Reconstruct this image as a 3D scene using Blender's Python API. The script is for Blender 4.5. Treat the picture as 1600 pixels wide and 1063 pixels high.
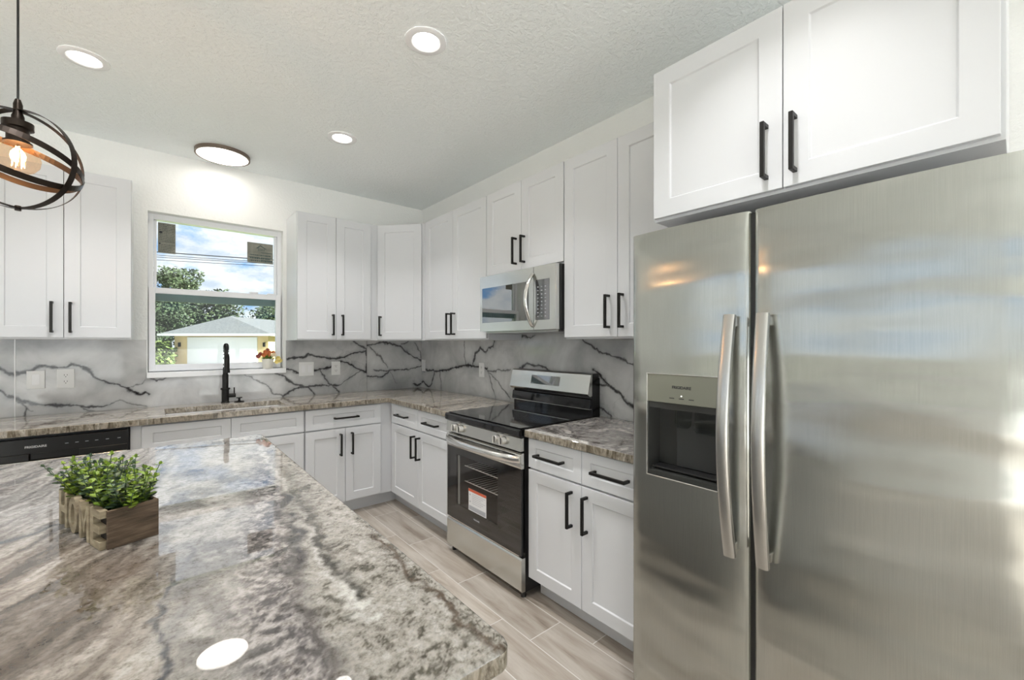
import bpy, math, random
import numpy as np
from mathutils import Vector, Matrix, noise as mnoise
PI = math.pi
for o in list(bpy.data.objects): bpy.data.objects.remove(o, do_unlink=True)
SC = bpy.context.scene
COL = SC.collection
random.seed(7); RNG = np.random.default_rng(11)

# ------------------------------------------------------------------ camera
CAMX, CAMY, CAMZ, YAW, FPX = -2.168, -4.060, 1.374, 0.703, 665.5
cam = bpy.data.cameras.new('camera'); camo = bpy.data.objects.new('camera', cam); COL.objects.link(camo)
camo.location = (CAMX, CAMY, CAMZ); camo.rotation_euler = (PI/2, 0, -YAW)
cam.sensor_width = 36; cam.lens = FPX/1600*36
cam.shift_x = -(802.8-800)/1600; cam.shift_y = (536.5-531.5)/1600
cam.clip_start = 0.02; cam.clip_end = 500
SC.camera = camo
# ------------------------------------------------------------------ view
SC.view_settings.view_transform = 'Standard'; SC.view_settings.look = 'None'
SC.view_settings.gamma = 1; SC.view_settings.use_curve_mapping = False
SC.view_settings.exposure = .80
SC.cycles.max_bounces = 14; SC.cycles.diffuse_bounces = 8; SC.cycles.transparent_max_bounces = 16
# ------------------------------------------------------------------ world
w = bpy.data.worlds.new('sky'); SC.world = w; w.use_nodes = True
nt = w.node_tree; nt.nodes.clear()
def N(nt, t, **k):
    n = nt.nodes.new(t)
    for a, b in k.items():
        if a == 'inp':
            for i, v in b.items(): n.inputs[i].default_value = v
        else: setattr(n, a, b)
    return n
wo = N(nt, 'ShaderNodeOutputWorld'); bg = N(nt, 'ShaderNodeBackground', inp={'Strength': .90})
tc = N(nt, 'ShaderNodeTexCoord')
mp = N(nt, 'ShaderNodeMapping', inp={'Scale': (1, 1, 2.3), 'Location': (0.35, 0.1, 0.0)})
n1 = N(nt, 'ShaderNodeTexNoise', inp={'Scale': 6.5, 'Detail': 10, 'Roughness': .60, 'Distortion': .15})
cr = N(nt, 'ShaderNodeValToRGB'); cr.color_ramp.elements[0].position = .37; cr.color_ramp.elements[1].position = .48
n2 = N(nt, 'ShaderNodeTexNoise', inp={'Scale': 14, 'Detail': 8, 'Roughness': .62})
cr2 = N(nt, 'ShaderNodeValToRGB'); e = cr2.color_ramp.elements
e[0].position = .35; e[0].color = (.60, .68, .80, 1); e[1].position = .58; e[1].color = (1.0, 1.0, 1.0, 1)
mx = N(nt, 'ShaderNodeMixRGB', inp={'Color1': (.25, .50, .88, 1)})
nt.links.new(tc.outputs['Generated'], mp.inputs[0])
for a in (n1, n2): nt.links.new(mp.outputs[0], a.inputs['Vector'])
nt.links.new(n1.outputs[0], cr.inputs[0]); nt.links.new(n2.outputs[0], cr2.inputs[0])
nt.links.new(cr.outputs[0], mx.inputs[0]); nt.links.new(cr2.outputs[0], mx.inputs[2])
nt.links.new(mx.outputs[0], bg.inputs[0]); nt.links.new(bg.outputs[0], wo.inputs[0])
# ------------------------------------------------------------------ sun
sl = bpy.data.lights.new('sun', 'SUN'); sl.energy = 16.5; sl.angle = .02; sl.color = (1, .985, .97)
so = bpy.data.objects.new('sun', sl); COL.objects.link(so); so.location = (-3, -12, 12)
so.rotation_euler = Vector((-.66, .66, -.56)).to_track_quat('-Z', 'Y').to_euler()
LAMP_W = 4.1       # recessed downlight power
DISC_W = .55

# ================================================================== materials
MATS = {}
def newmat(name):
    m = bpy.data.materials.new(name); m.use_nodes = True; MATS[name] = m
    return m, m.node_tree, m.node_tree.nodes['Principled BSDF']
def L(nt, a, b): nt.links.new(a, b)
def simple(name, col, rough=.5, metal=0, **k):
    m, nt, b = newmat(name)
    b.inputs['Base Color'].default_value = (*col, 1); b.inputs['Roughness'].default_value = rough; b.inputs['Metallic'].default_value = metal
    for a, v in k.items():
        if a == 'emit': b.inputs['Emission Color'].default_value = (*v[0], 1); b.inputs['Emission Strength'].default_value = v[1]
        elif a == 'bump':
            tcn = N(nt, 'ShaderNodeTexCoord'); nn = N(nt, 'ShaderNodeTexNoise', inp={'Scale': v[0], 'Detail': 4}); bn = N(nt, 'ShaderNodeBump', inp={'Strength': v[1], 'Distance': v[2]})
            L(nt, tcn.outputs['Object'], nn.inputs['Vector']); L(nt, nn.outputs[0], bn.inputs['Height']); L(nt, bn.outputs[0], b.inputs['Normal'])
        else: b.inputs[a].default_value = v
    return m
def ramp(nt, stops, fac=None):
    r = N(nt, 'ShaderNodeValToRGB'); els = r.color_ramp.elements
    while len(els) < len(stops): els.new(.5)
    for el, (p, c) in zip(els, stops):
        el.position = p; el.color = (*c, 1) if len(c) == 3 else c
    if fac is not None: L(nt, fac, r.inputs[0])
    return r
cab = simple('cabinet_white', (.645, .655, .675), .34, bump=(3.0, .03, .01))
blackmetal = simple('matte_black_metal', (.018, .017, .016), .42, .6)
blackplastic = simple('black_plastic', (.012, .012, .012), .35)
blackgloss = simple('black_glass', (.006, .006, .007), .06)
white_vinyl = simple('white_vinyl', (.78, .79, .82), .3)
white_trim = simple('white_sill', (.85, .85, .86), .25)
white_plate = simple('white_plate', (.78, .78, .77), .3)
darkhole = simple('socket_dark', (.02, .02, .02), .6)
gapdark = simple('cavity_dark', (.03, .03, .03), .7)
steel_dark = simple('sink_steel', (.42, .42, .42), .3, 1)
chrome = simple('polished_steel', (.78, .77, .75), .14, 1)
rackm = simple('rack_wire', (.85, .85, .82), .45, .3)
def wallmat(name, col, sc, st, dist):
    m, nt, b = newmat(name); b.inputs['Base Color'].default_value = (*col, 1); b.inputs['Roughness'].default_value = .75
    g = N(nt, 'ShaderNodeNewGeometry'); n_ = N(nt, 'ShaderNodeTexNoise', inp={'Scale': sc, 'Detail': 3, 'Roughness': .55})
    r = ramp(nt, [(.42, (0, 0, 0)), (.58, (1, 1, 1))], n_.outputs[0]); bn = N(nt, 'ShaderNodeBump', inp={'Strength': st, 'Distance': dist})
    L(nt, g.outputs['Position'], n_.inputs['Vector']); L(nt, r.outputs[0], bn.inputs['Height']); L(nt, bn.outputs[0], b.inputs['Normal'])
    return m
wallm = wallmat('wall_paint', (.83, .835, .82), 60, .25, .003)
ceilm = wallmat('ceiling_texture', (.88, .91, .91), 48, .5, .004)
extm = simple('exterior_stucco', (.7, .66, .55), .9)

def steelmat(name, col, rough, wav, aniso=.7, wscale=(1.2, 1.2, 4)):
    m, nt, b = newmat(name); b.inputs['Metallic'].default_value = 1
    tcn = N(nt, 'ShaderNodeTexCoord')
    mp = N(nt, 'ShaderNodeMapping', inp={'Scale': (900, 900, 9)}); n_ = N(nt, 'ShaderNodeTexNoise', inp={'Scale': 1, 'Detail': 3})
    L(nt, tcn.outputs['Object'], mp.inputs[0]); L(nt, mp.outputs[0], n_.inputs['Vector'])
    r = ramp(nt, [(.3, [c*.94 for c in col]), (.7, [min(1, c*1.05) for c in col])], n_.outputs[0]); L(nt, r.outputs[0], b.inputs['Base Color'])
    mr = N(nt, 'ShaderNodeMapRange', inp={'To Min': rough*.85, 'To Max': rough*1.15}); L(nt, n_.outputs[0], mr.inputs[0]); L(nt, mr.outputs[0], b.inputs['Roughness'])
    b.inputs['Anisotropic'].default_value = aniso
    tn = N(nt, 'ShaderNodeTangent', direction_type='RADIAL', axis='Z'); L(nt, tn.outputs[0], b.inputs['Tangent'])
    if wav:
        mp2 = N(nt, 'ShaderNodeMapping', inp={'Scale': wscale}); n2 = N(nt, 'ShaderNodeTexNoise', inp={'Scale': 1, 'Detail': 1.5})
        L(nt, tcn.outputs['Object'], mp2.inputs[0]); L(nt, mp2.outputs[0], n2.inputs['Vector'])
        bn = N(nt, 'ShaderNodeBump', inp={'Strength': 1, 'Distance': wav}); L(nt, n2.outputs[0], bn.inputs['Height']); L(nt, bn.outputs[0], b.inputs['Normal'])
    return m
steel_fr = steelmat('fridge_brushed_steel', (.47, .475, .445), .19, .016, .80, (1.3, 1.3, 4.2))
steel = steelmat('brushed_steel', (.64, .64, .615), .22, .0, .5)
steel_h = simple('satin_handle_steel', (.55, .54, .52), .26, 1)
olive = simple('dispenser_panel', (.30, .30, .25), .28, .7)

def glass_mat(name, tint=(1, 1, 1), refl=1.0, ior=1.5, rough=0.0):
    m = bpy.data.materials.new(name); m.use_nodes = True; nt = m.node_tree; nt.nodes.clear(); MATS[name] = m
    o = N(nt, 'ShaderNodeOutputMaterial'); t = N(nt, 'ShaderNodeBsdfTransparent', inp={'Color': (*tint, 1)}); g = N(nt, 'ShaderNodeBsdfGlossy', inp={'Roughness': rough, 'Color': (refl, refl, refl, 1)})
    f = N(nt, 'ShaderNodeFresnel', inp={'IOR': ior}); x = N(nt, 'ShaderNodeMixShader')
    ge = N(nt, 'ShaderNodeNewGeometry'); iv = N(nt, 'ShaderNodeMath', operation='SUBTRACT'); iv.inputs[0].default_value = 1; L(nt, ge.outputs['Backfacing'], iv.inputs[1])
    mf = N(nt, 'ShaderNodeMath', operation='MULTIPLY'); L(nt, f.outputs[0], mf.inputs[0]); L(nt, iv.outputs[0], mf.inputs[1])
    L(nt, mf.outputs[0], x.inputs[0]); L(nt, t.outputs[0], x.inputs[1]); L(nt, g.outputs[0], x.inputs[2]); L(nt, x.outputs[0], o.inputs[0])
    return m
glass = glass_mat('window_glass', (.96, .98, .98))
glass_up = glass_mat('kitchen_window_glass', (.86, .88, .88))
glass_lo = glass_mat('tinted_window_glass', (.80, .83, .83))
oven_glass = glass_mat('oven_glass', (.93, .92, .91), .9, 1.5)
mw_glass = glass_mat('microwave_glass', (.40, .41, .42), 1.0, 3.2)
amber = glass_mat('amber_bulb_glass', (1.0, .86, .72), 1.0, 1.45)
smoke = glass_mat('smoke_plastic', (.82, .84, .84), 1, 1.5, .02)

# marble backsplash: attributes 'vein' and 'cloud' live on the mesh
m, nt, b = newmat('veined_marble'); marble = m
av = N(nt, 'ShaderNodeAttribute', attribute_name='vein'); ac = N(nt, 'ShaderNodeAttribute', attribute_name='cloud')
tcn = N(nt, 'ShaderNodeTexCoord'); n_ = N(nt, 'ShaderNodeTexNoise', inp={'Scale': 3.0, 'Detail': 8, 'Roughness': .6, 'Distortion': .6}); L(nt, tcn.outputs['Object'], n_.inputs['Vector'])
base = ramp(nt, [(.28, (.36, .365, .365)), (.5, (.54, .54, .54)), (.72, (.70, .70, .695))], n_.outputs[0])
mx1 = N(nt, 'ShaderNodeMixRGB', inp={'Color2': (.20, .205, .215, 1)}); L(nt, ac.outputs['Fac'], mx1.inputs[0]); L(nt, base.outputs[0], mx1.inputs[1])
mx2 = N(nt, 'ShaderNodeMixRGB', inp={'Color2': (.022, .020, .022, 1)}); L(nt, av.outputs['Fac'], mx2.inputs[0]); L(nt, mx1.outputs[0], mx2.inputs[1])
L(nt, mx2.outputs[0], b.inputs['Base Color']); b.inputs['Roughness'].default_value = .05; b.inputs['IOR'].default_value = 1.47

def granite_tail(nt, b, colsock, nvec, speck=1.0, edge=False):
    """adds crystal speckle and dark flecks on top of a base colour"""
    n2 = N(nt, 'ShaderNodeTexNoise', inp={'Scale': 75 if edge else 38, 'Detail': 6, 'Roughness': .72}); L(nt, nvec, n2.inputs['Vector'])
    r2 = ramp(nt, [(.32, (.30, .27, .24)), (.43, (.72, .70, .67)), (.53, (1, 1, 1)), (.68, (1.25, 1.22, 1.18))], n2.outputs[0])
    mu = N(nt, 'ShaderNodeMixRGB', blend_type='MULTIPLY', inp={'Fac': .85*speck}); L(nt, colsock, mu.inputs[1]); L(nt, r2.outputs[0], mu.inputs[2])
    n3 = N(nt, 'ShaderNodeTexNoise', inp={'Scale': 9, 'Detail': 10, 'Roughness': .74, 'Distortion': 1.2}); L(nt, nvec, n3.inputs['Vector'])
    r3 = ramp(nt, [(.24 if edge else .27, (1, 1, 1)), (.32 if edge else .38, (0, 0, 0))], n3.outputs[0])
    mu2 = N(nt, 'ShaderNodeMixRGB', inp={'Color2': (.085, .07, .055, 1)}); L(nt, r3.outputs[0], mu2.inputs[0]); L(nt, mu.outputs[0], mu2.inputs[1])
    L(nt, mu2.outputs[0], b.inputs['Base Color'])
    b.inputs['Roughness'].default_value = .015; b.inputs['IOR'].default_value = 1.65
def granite(name, scale, stops, seed=0, dist=1.2, speck=1.0):
    m, nt, b = newmat(name)
    g = N(nt, 'ShaderNodeNewGeometry'); mp = N(nt, 'ShaderNodeMapping', inp={'Scale': scale, 'Location': (seed, seed*.7, seed*.3)})
    L(nt, g.outputs['Position'], mp.inputs[0])
    n_ = N(nt, 'ShaderNodeTexNoise', inp={'Scale': 1, 'Detail': 9, 'Roughness': .62, 'Distortion': dist}); L(nt, mp.outputs[0], n_.inputs['Vector'])
    r = ramp(nt, stops, n_.outputs[0])
    granite_tail(nt, b, r.outputs[0], g.outputs['Position'], speck)
    return m
gst = [(.30, (.07, .055, .045)), (.40, (.20, .165, .135)), (.46, (.44, .40, .35)), (.52, (.27, .235, .20)), (.57, (.52, .48, .43)), (.65, (.34, .31, .28)), (.75, (.58, .55, .51))]
granite_back = granite('granite_streaked', (1.6, 13, 26), gst, 3.1, 1.0, 1.0)
granite_small = granite('granite_swirled', (5, 3.2, 5), [(.32, (.05, .048, .045)), (.42, (.17, .155, .145)), (.5, (.36, .345, .33)), (.57, (.20, .185, .18)), (.64, (.50, .47, .44)), (.75, (.60, .58, .55))], 8.3, 1.6)
granite_edge = granite('granite_cut_edge', (30, 30, 7), [(.30, (.06, .05, .035)), (.42, (.17, .145, .105)), (.50, (.34, .30, .245)), (.56, (.20, .175, .135)), (.66, (.46, .42, .36)), (.8, (.62, .58, .52))], 2.2, 1.0, 1.0)
# island: colour bands are on the mesh (attribute 'stone'), crystals come from the nodes
m, nt, b = newmat('granite_island'); granite_isl = m
a_ = N(nt, 'ShaderNodeAttribute', attribute_name='stone'); g = N(nt, 'ShaderNodeNewGeometry')
granite_tail(nt, b, a_.outputs['Color'], g.outputs['Position'], .95, True)

# wood-look floor tile
m, nt, b = newmat('wood_look_tile'); floorm = m
g = N(nt, 'ShaderNodeNewGeometry'); sx = N(nt, 'ShaderNodeSeparateXYZ'); L(nt, g.outputs['Position'], sx.inputs[0])
def M(op, a, bb=None, c=None):
    n = N(nt, 'ShaderNodeMath', operation=op)
    for i, v in enumerate((a, bb, c)):
        if v is None: continue
        if isinstance(v, (int, float)): n.inputs[i].default_value = v
        else: L(nt, v, n.inputs[i])
    return n.outputs[0]
TW, TL = .2, .609
u = M('DIVIDE', M('ADD', sx.outputs[0], .638), TW); row = M('FLOOR', u); fu = M('FRACT', u)
v = M('ADD', M('DIVIDE', M('ADD', sx.outputs[1], .78), TL), M('MULTIPLY', M('ADD', row, 1.0), .3333)); vi = M('FLOOR', v); fv = M('FRACT', v)
gu = M('MINIMUM', fu, M('SUBTRACT', 1, fu)); gv = M('MINIMUM', fv, M('SUBTRACT', 1, fv))
grout = M('MAXIMUM', M('LESS_THAN', gu, .0022/TW), M('LESS_THAN', gv, .0022/TL))
cid = N(nt, 'ShaderNodeCombineXYZ'); L(nt, row, cid.inputs[0]); L(nt, vi, cid.inputs[1])
wn = N(nt, 'ShaderNodeTexWhiteNoise'); L(nt, cid.outputs[0], wn.inputs['Vector'])
off = N(nt, 'ShaderNodeVectorMath', operation='MULTIPLY_ADD'); L(nt, wn.outputs['Color'], off.inputs[0]); off.inputs[1].default_value = (13, 17, 0); L(nt, g.outputs['Position'], off.inputs[2])
mp = N(nt, 'ShaderNodeMapping', inp={'Scale': (11, 1.3, 1)}); L(nt, off.outputs[0], mp.inputs[0])
n_ = N(nt, 'ShaderNodeTexNoise', inp={'Scale': 1.4, 'Detail': 8, 'Roughness': .6, 'Distortion': .5}); L(nt, mp.outputs[0], n_.inputs['Vector'])
r = ramp(nt, [(.28, (.215, .175, .14)), (.42, (.36, .31, .26)), (.55, (.45, .405, .355)), (.75, (.54, .50, .45))], n_.outputs[0])
hs = N(nt, 'ShaderNodeHueSaturation'); L(nt, r.outputs[0], hs.inputs['Color']); mr = N(nt, 'ShaderNodeMapRange', inp={'To Min': .86, 'To Max': 1.10}); L(nt, wn.outputs['Value'], mr.inputs[0]); L(nt, mr.outputs[0], hs.inputs['Value'])
mxg = N(nt, 'ShaderNodeMixRGB', inp={'Color2': (.62, .60, .57, 1)}); L(nt, grout, mxg.inputs[0]); L(nt, hs.outputs[0], mxg.inputs[1]); L(nt, mxg.outputs[0], b.inputs['Base Color'])
mr = N(nt, 'ShaderNodeMapRange', inp={'To Min': .34, 'To Max': .8}); L(nt, grout, mr.inputs[0]); L(nt, mr.outputs[0], b.inputs['Roughness'])
bn = N(nt, 'ShaderNodeBump', inp={'Strength': .6, 'Distance': .002}); bn.invert = True; L(nt, grout, bn.inputs['Height']); L(nt, bn.outputs[0], b.inputs['Normal'])

def noisemat(name, stops, scale=(1, 1, 1), nscale=5, rough=.7, detail=6, bump=0, coord='Object'):
    m, nt, b = newmat(name); tcn = N(nt, 'ShaderNodeTexCoord'); mp = N(nt, 'ShaderNodeMapping', inp={'Scale': scale})
    n_ = N(nt, 'ShaderNodeTexNoise', inp={'Scale': nscale, 'Detail': detail, 'Roughness': .6}); L(nt, tcn.outputs[coord], mp.inputs[0]); L(nt, mp.outputs[0], n_.inputs['Vector'])
    r = ramp(nt, stops, n_.outputs[0]); L(nt, r.outputs[0], b.inputs['Base Color']); b.inputs['Roughness'].default_value = rough
    if bump:
        bn = N(nt, 'ShaderNodeBump', inp={'Strength': 1, 'Distance': bump}); L(nt, n_.outputs[0], bn.inputs['Height']); L(nt, bn.outputs[0], b.inputs['Normal'])
    return m
crate = noisemat('rustic_wood', [(.3, (.035, .022, .012)), (.5, (.10, .065, .04)), (.66, (.18, .125, .08)), (.8, (.45, .38, .29))], (6, 6, 60), 1.6, .8, 8, .002)
letterw = noisemat('letter_wood', [(.3, (.22, .17, .11)), (.6, (.40, .33, .22)), (.85, (.55, .48, .36))], (8, 8, 30), 2, .75, 6, .001)
leafm = noisemat('leaf_green', [(.25, (.08, .14, .02)), (.5, (.19, .29, .03)), (.72, (.38, .48, .06))], (1, 1, 1), 14, .45, 3)
leafdk = noisemat('leaf_dark', [(.3, (.03, .06, .035)), (.7, (.09, .14, .07))], (1, 1, 1), 20, .45, 3)
treeleaf = noisemat('tree_foliage', [(.3, (.015, .028, .01)), (.55, (.04, .065, .022)), (.75, (.12, .14, .055))], (1, 1, 1), .9, .7, 6)
palmleaf = noisemat('shrub_foliage', [(.3, (.03, .06, .01)), (.7, (.14, .18, .04))], (1, 1, 1), 3, .7, 4)
bark = simple('bark', (.10, .075, .05), .9)
shingle = noisemat('roof_shingle', [(.3, (.085, .09, .09)), (.7, (.16, .165, .16))], (1, 1, 1), 9, .9, 4)
stucco = simple('cream_stucco', (.62, .47, .25), .9)
housewhite = simple('white_painted', (.70, .70, .70), .6)
lawn = noisemat('lawn', [(.3, (.12, .17, .05)), (.7, (.30, .36, .14))], (1, 1, 1), 3, .9, 6)
concrete = simple('concrete', (.55, .54, .51), .85)
dimmed_ground = simple('dimmed_side_ground', (.13, .13, .12), .9)  # unseen side ground, darkened to dim its reflection in the fridge
bounce_patio = simple('pale_bounce_patio', (.74, .73, .70), .85)  # unseen ground, made pale to bounce sunlight up onto the ceiling
wirem = simple('cable', (.03, .03, .035), .6)
labelpaper = noisemat('label_paper', [(.3, (.16, .165, .14)), (.7, (.27, .27, .23))], (1, 1, 1), 18, .8, 4)
labelink = simple('label_ink', (.02, .025, .03), .7)
labelink2 = simple('label_dark_green', (.05, .08, .08), .7)
petal_o = simple('petal_orange', (.60, .17, .05), .6); petal_y = simple('petal_yellow', (.80, .66, .22), .6); petal_p = simple('petal_rust', (.30, .08, .06), .6); petal_c = simple('petal_cream', (.82, .70, .50), .6)
sticker_white = simple('sticker_white', (.75, .75, .76), .5); sticker_red = simple('sticker_red', (.65, .13, .06), .5); sticker_ink = simple('sticker_ink', (.10, .10, .12), .6); sticker_grey = simple('sticker_grey', (.42, .43, .46), .6)
logo_light = simple('logo_light', (.62, .62, .62), .4); logo_dark = simple('logo_dark', (.04, .04, .04), .4)
bronze = simple('dark_bronze_band', (.030, .022, .017), .34, .75)
rimbrown = simple('bronze_rim', (.20, .155, .125), .4, .6)
lens = simple('lamp_lens', (1, 1, 1), .5, emit=((1, .97, .92), 5.0))
lensdisc = simple('disc_lens', (1, 1, 1), .5, emit=((1, .95, .88), 3.0))
filament = simple('filament', (1, .6, .3), .5, emit=((1, .62, .30), 11))
display = simple('display_glass', (.02, .022, .03), .04, 0, IOR=3.0)
leddot = simple('indicator_light', (1, 1, 1), .5, emit=((1, 1, 1), 3))
shadem = simple('white_curtain', (.85, .85, .84), .8)

# ================================================================== mesh helpers
class MB:
    def __init__(s): s.v = []; s.f = []; s.m = []; s.sm = []
    def add(s, vs, fs, mi=0, smooth=False):
        o = len(s.v); s.v += [tuple(p) for p in vs]
        for f in fs: s.f.append([i+o for i in f]); s.m.append(mi); s.sm.append(smooth)
        return s
    def box(s, x0, x1, y0, y1, z0, z1, mi=0, skip=''):
        x0, x1 = sorted((x0, x1)); y0, y1 = sorted((y0, y1)); z0, z1 = sorted((z0, z1))
        V = [(x0, y0, z0), (x1, y0, z0), (x1, y1, z0), (x0, y1, z0), (x0, y0, z1), (x1, y0, z1), (x1, y1, z1), (x0, y1, z1)]
        F = {'b': (3, 2, 1, 0), 't': (4, 5, 6, 7), 'f': (0, 1, 5, 4), 'k': (2, 3, 7, 6), 'l': (3, 0, 4, 7), 'r': (1, 2, 6, 5)}
        return s.add(V, [F[k] for k in F if k not in skip], mi)
    def cyl(s, c, r, h, axis='z', n=24, r2=None, mi=0, smooth=True, cap=True):
        r2 = r if r2 is None else r2; V = []
        for k, (rr, t) in enumerate(((r, 0), (r2, h))):
            for i in range(n):
                a = 2*PI*i/n; p = (rr*math.cos(a), rr*math.sin(a), t)
                if axis == 'x': p = (p[2], p[0], p[1])
                if axis == 'y': p = (p[1], p[2], p[0])
                V.append((c[0]+p[0], c[1]+p[1], c[2]+p[2]))
        s.add(V, [(i, (i+1) % n, n+(i+1) % n, n+i) for i in range(n)], mi, smooth)
        if cap:
            s.add(V, [tuple(range(n))[::-1], tuple(range(n, 2*n))], mi, False)
        return s
    def lathe(s, c, prof, n=32, mi=0, axis='z', closed=False):
        V = []
        for r, t in prof:
            for i in range(n):
                a = 2*PI*i/n; p = (r*math.cos(a), r*math.sin(a), t)
                if axis == 'x': p = (p[2], p[0], p[1])
                if axis == 'y': p = (p[1], p[2], p[0])
                V.append((c[0]+p[0], c[1]+p[1], c[2]+p[2]))
        F = []
        for k in range(len(prof)-1):
            for i in range(n): F.append((k*n+i, k*n+(i+1) % n, (k+1)*n+(i+1) % n, (k+1)*n+i))
        return s.add(V, F, mi, True)
    def sweep(s, pts, section, up=(0, 0, 1), mi=0, closed=False, smooth=True, scales=None, cap=True):
        pts = [Vector(p) for p in pts]; n = len(pts); k = len(section); V = []; upv = Vector(up); prev = None
        for i, p in enumerate(pts):
            if closed: t = (pts[(i+1) % n]-pts[i-1])
            else: t = pts[min(i+1, n-1)]-pts[max(i-1, 0)]
            t.normalize()
            if prev is None:
                a = upv.cross(t)
                if a.length < 1e-4: a = Vector((1, 0, 0)).cross(t)
            else: a = prev - t*prev.dot(t)
            a.normalize(); prev = a; b_ = t.cross(a); sc_ = scales[i] if scales else 1
            for (u_, v_) in section: V.append(p+a*u_*sc_+b_*v_*sc_)
        F = []
        for i in range(n if closed else n-1):
            j = (i+1) % n
            for q in range(k): F.append((i*k+q, i*k+(q+1) % k, j*k+(q+1) % k, j*k+q))
        s.add(V, F, mi, smooth)
        if cap and not closed: s.add(V, [tuple(range(k))[::-1], tuple(range((n-1)*k, n*k))], mi, False)
        return s
    def tube(s, pts, r, n=10, **k):
        return s.sweep(pts, [(r*math.cos(2*PI*i/n), r*math.sin(2*PI*i/n)) for i in range(n)], **k)
    def prism(s, poly, a0, a1, axis='y', mi=0):
        """poly in the plane perpendicular to axis, extruded from a0 to a1"""
        n = len(poly); V = []
        for a in (a0, a1):
            for p, q in poly: V.append({'x': (a, p, q), 'y': (p, a, q), 'z': (p, q, a)}[axis])
        return s.add(V, [tuple(range(n)), tuple(range(2*n-1, n-1, -1))]+[(i, n+i, n+(i+1) % n, (i+1) % n) for i in range(n)], mi)
    def build(s, name, mats, parent=None, bevel=0, loc=None, rot=None, seg=2):
        me = bpy.data.meshes.new(name); me.from_pydata([tuple(map(float, p)) for p in s.v], [], s.f)
        if not isinstance(mats, (list, tuple)): mats = [mats]
        for m_ in mats: me.materials.append(m_)
        me.polygons.foreach_set('material_index', s.m); me.polygons.foreach_set('use_smooth', s.sm)
        me.update()
        if any(s.sm): me.set_sharp_from_angle(angle=.62)
        o = bpy.data.objects.new(name, me); COL.objects.link(o)
        if parent: o.parent = parent
        if loc: o.location = loc
        if rot: o.rotation_euler = rot
        if bevel:
            bv = o.modifiers.new('bevel', 'BEVEL'); bv.width = bevel; bv.segments = seg; bv.limit_method = 'ANGLE'; bv.angle_limit = .6
            bv.harden_normals = False
        return o
def empty(name, loc=(0, 0, 0), rz=0):
    o = bpy.data.objects.new(name, None); COL.objects.link(o); o.location = loc; o.rotation_euler = (0, 0, rz); o.empty_display_size = .05
    return o
def tag(o, label, cat, group=None, kind=None):
    o['label'] = label; o['category'] = cat
    if group: o['group'] = group
    if kind: o['kind'] = kind
    return o
def struct(o, label=None):
    o['kind'] = 'structure'
    if label: o['label'] = label
    return o
def copy_tree(o, parent=None):
    c = o.copy(); COL.objects.link(c); c.parent = parent
    for ch in list(o.children): copy_tree(ch, c)
    return c
def text(name, body, size, mat, parent, loc, rot, ext=.0004, sx=1.0, bold=0.0, space=1.0):
    cu = bpy.data.curves.new(name, 'FONT'); cu.body = body; cu.size = size; cu.extrude = ext; cu.align_x = 'CENTER'; cu.align_y = 'CENTER'; cu.offset = bold; cu.space_character = space
    t = bpy.data.objects.new(name+'_tmp', cu); COL.objects.link(t)
    dg = bpy.context.evaluated_depsgraph_get(); me = bpy.data.meshes.new_from_object(t.evaluated_get(dg)); bpy.data.objects.remove(t)
    me.materials.clear(); me.materials.append(mat)
    o = bpy.data.objects.new(name, me); COL.objects.link(o); o.parent = parent; o.location = loc; o.rotation_euler = rot; o.scale = (sx, 1, 1)
    return o
def fbm(x, y, octv=5, seed=0, lac=2.0, gain=.5):
    out = np.zeros_like(x); a = 1; tot = 0; r = np.random.default_rng(seed)
    for k in range(octv):
        P = r.random((64, 64)); xi = np.floor(x).astype(int); yi = np.floor(y).astype(int); fx = x-xi; fy = y-yi
        fx = fx*fx*(3-2*fx); fy = fy*fy*(3-2*fy)
        g_ = lambda i, j: P[(i % 64), (j % 64)]
        out += a*((g_(xi, yi)*(1-fx)+g_(xi+1, yi)*fx)*(1-fy)+(g_(xi, yi+1)*(1-fx)+g_(xi+1, yi+1)*fx)*fy)
        tot += a; a *= gain; x = x*lac+5.3; y = y*lac+1.7
    return out/tot
def segdist(px, py, pts):
    d = np.full(px.shape, 9.0); par = np.zeros(px.shape); tot = 0
    for (x0, y0), (x1, y1) in zip(pts[:-1], pts[1:]):
        dx, dy = x1-x0, y1-y0; l2 = dx*dx+dy*dy+1e-12
        t = np.clip(((px-x0)*dx+(py-y0)*dy)/l2, 0, 1); dd = np.hypot(px-x0-t*dx, py-y0-t*dy)
        m_ = dd < d; par[m_] = tot+t[m_]*math.sqrt(l2); d = np.minimum(d, dd); tot += math.sqrt(l2)
    return d, par
def grid_obj(name, us, vs, fn, mat, hole=None, parent=None):
    """vertex grid; fn(u,v)->(x,y,z); hole(uc,vc)->bool skips faces"""
    nu, nv = len(us), len(vs); U, V_ = np.meshgrid(us, vs); P = fn(U.ravel(), V_.ravel())
    idx = np.arange(nu*nv).reshape(nv, nu); f = np.stack([idx[:-1, :-1], idx[:-1, 1:], idx[1:, 1:], idx[1:, :-1]], -1).reshape(-1, 4)
    if hole is not None:
        uc = (U[:-1, :-1]+U[1:, 1:])/2; vc = (V_[:-1, :-1]+V_[1:, 1:])/2; f = f[~hole(uc, vc).ravel()]
    me = bpy.data.meshes.new(name); me.from_pydata(P.tolist(), [], f.tolist()); me.materials.append(mat); me.update()
    o = bpy.data.objects.new(name, me); COL.objects.link(o)
    if parent: o.parent = parent
    return o, U.ravel(), V_.ravel()

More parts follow.
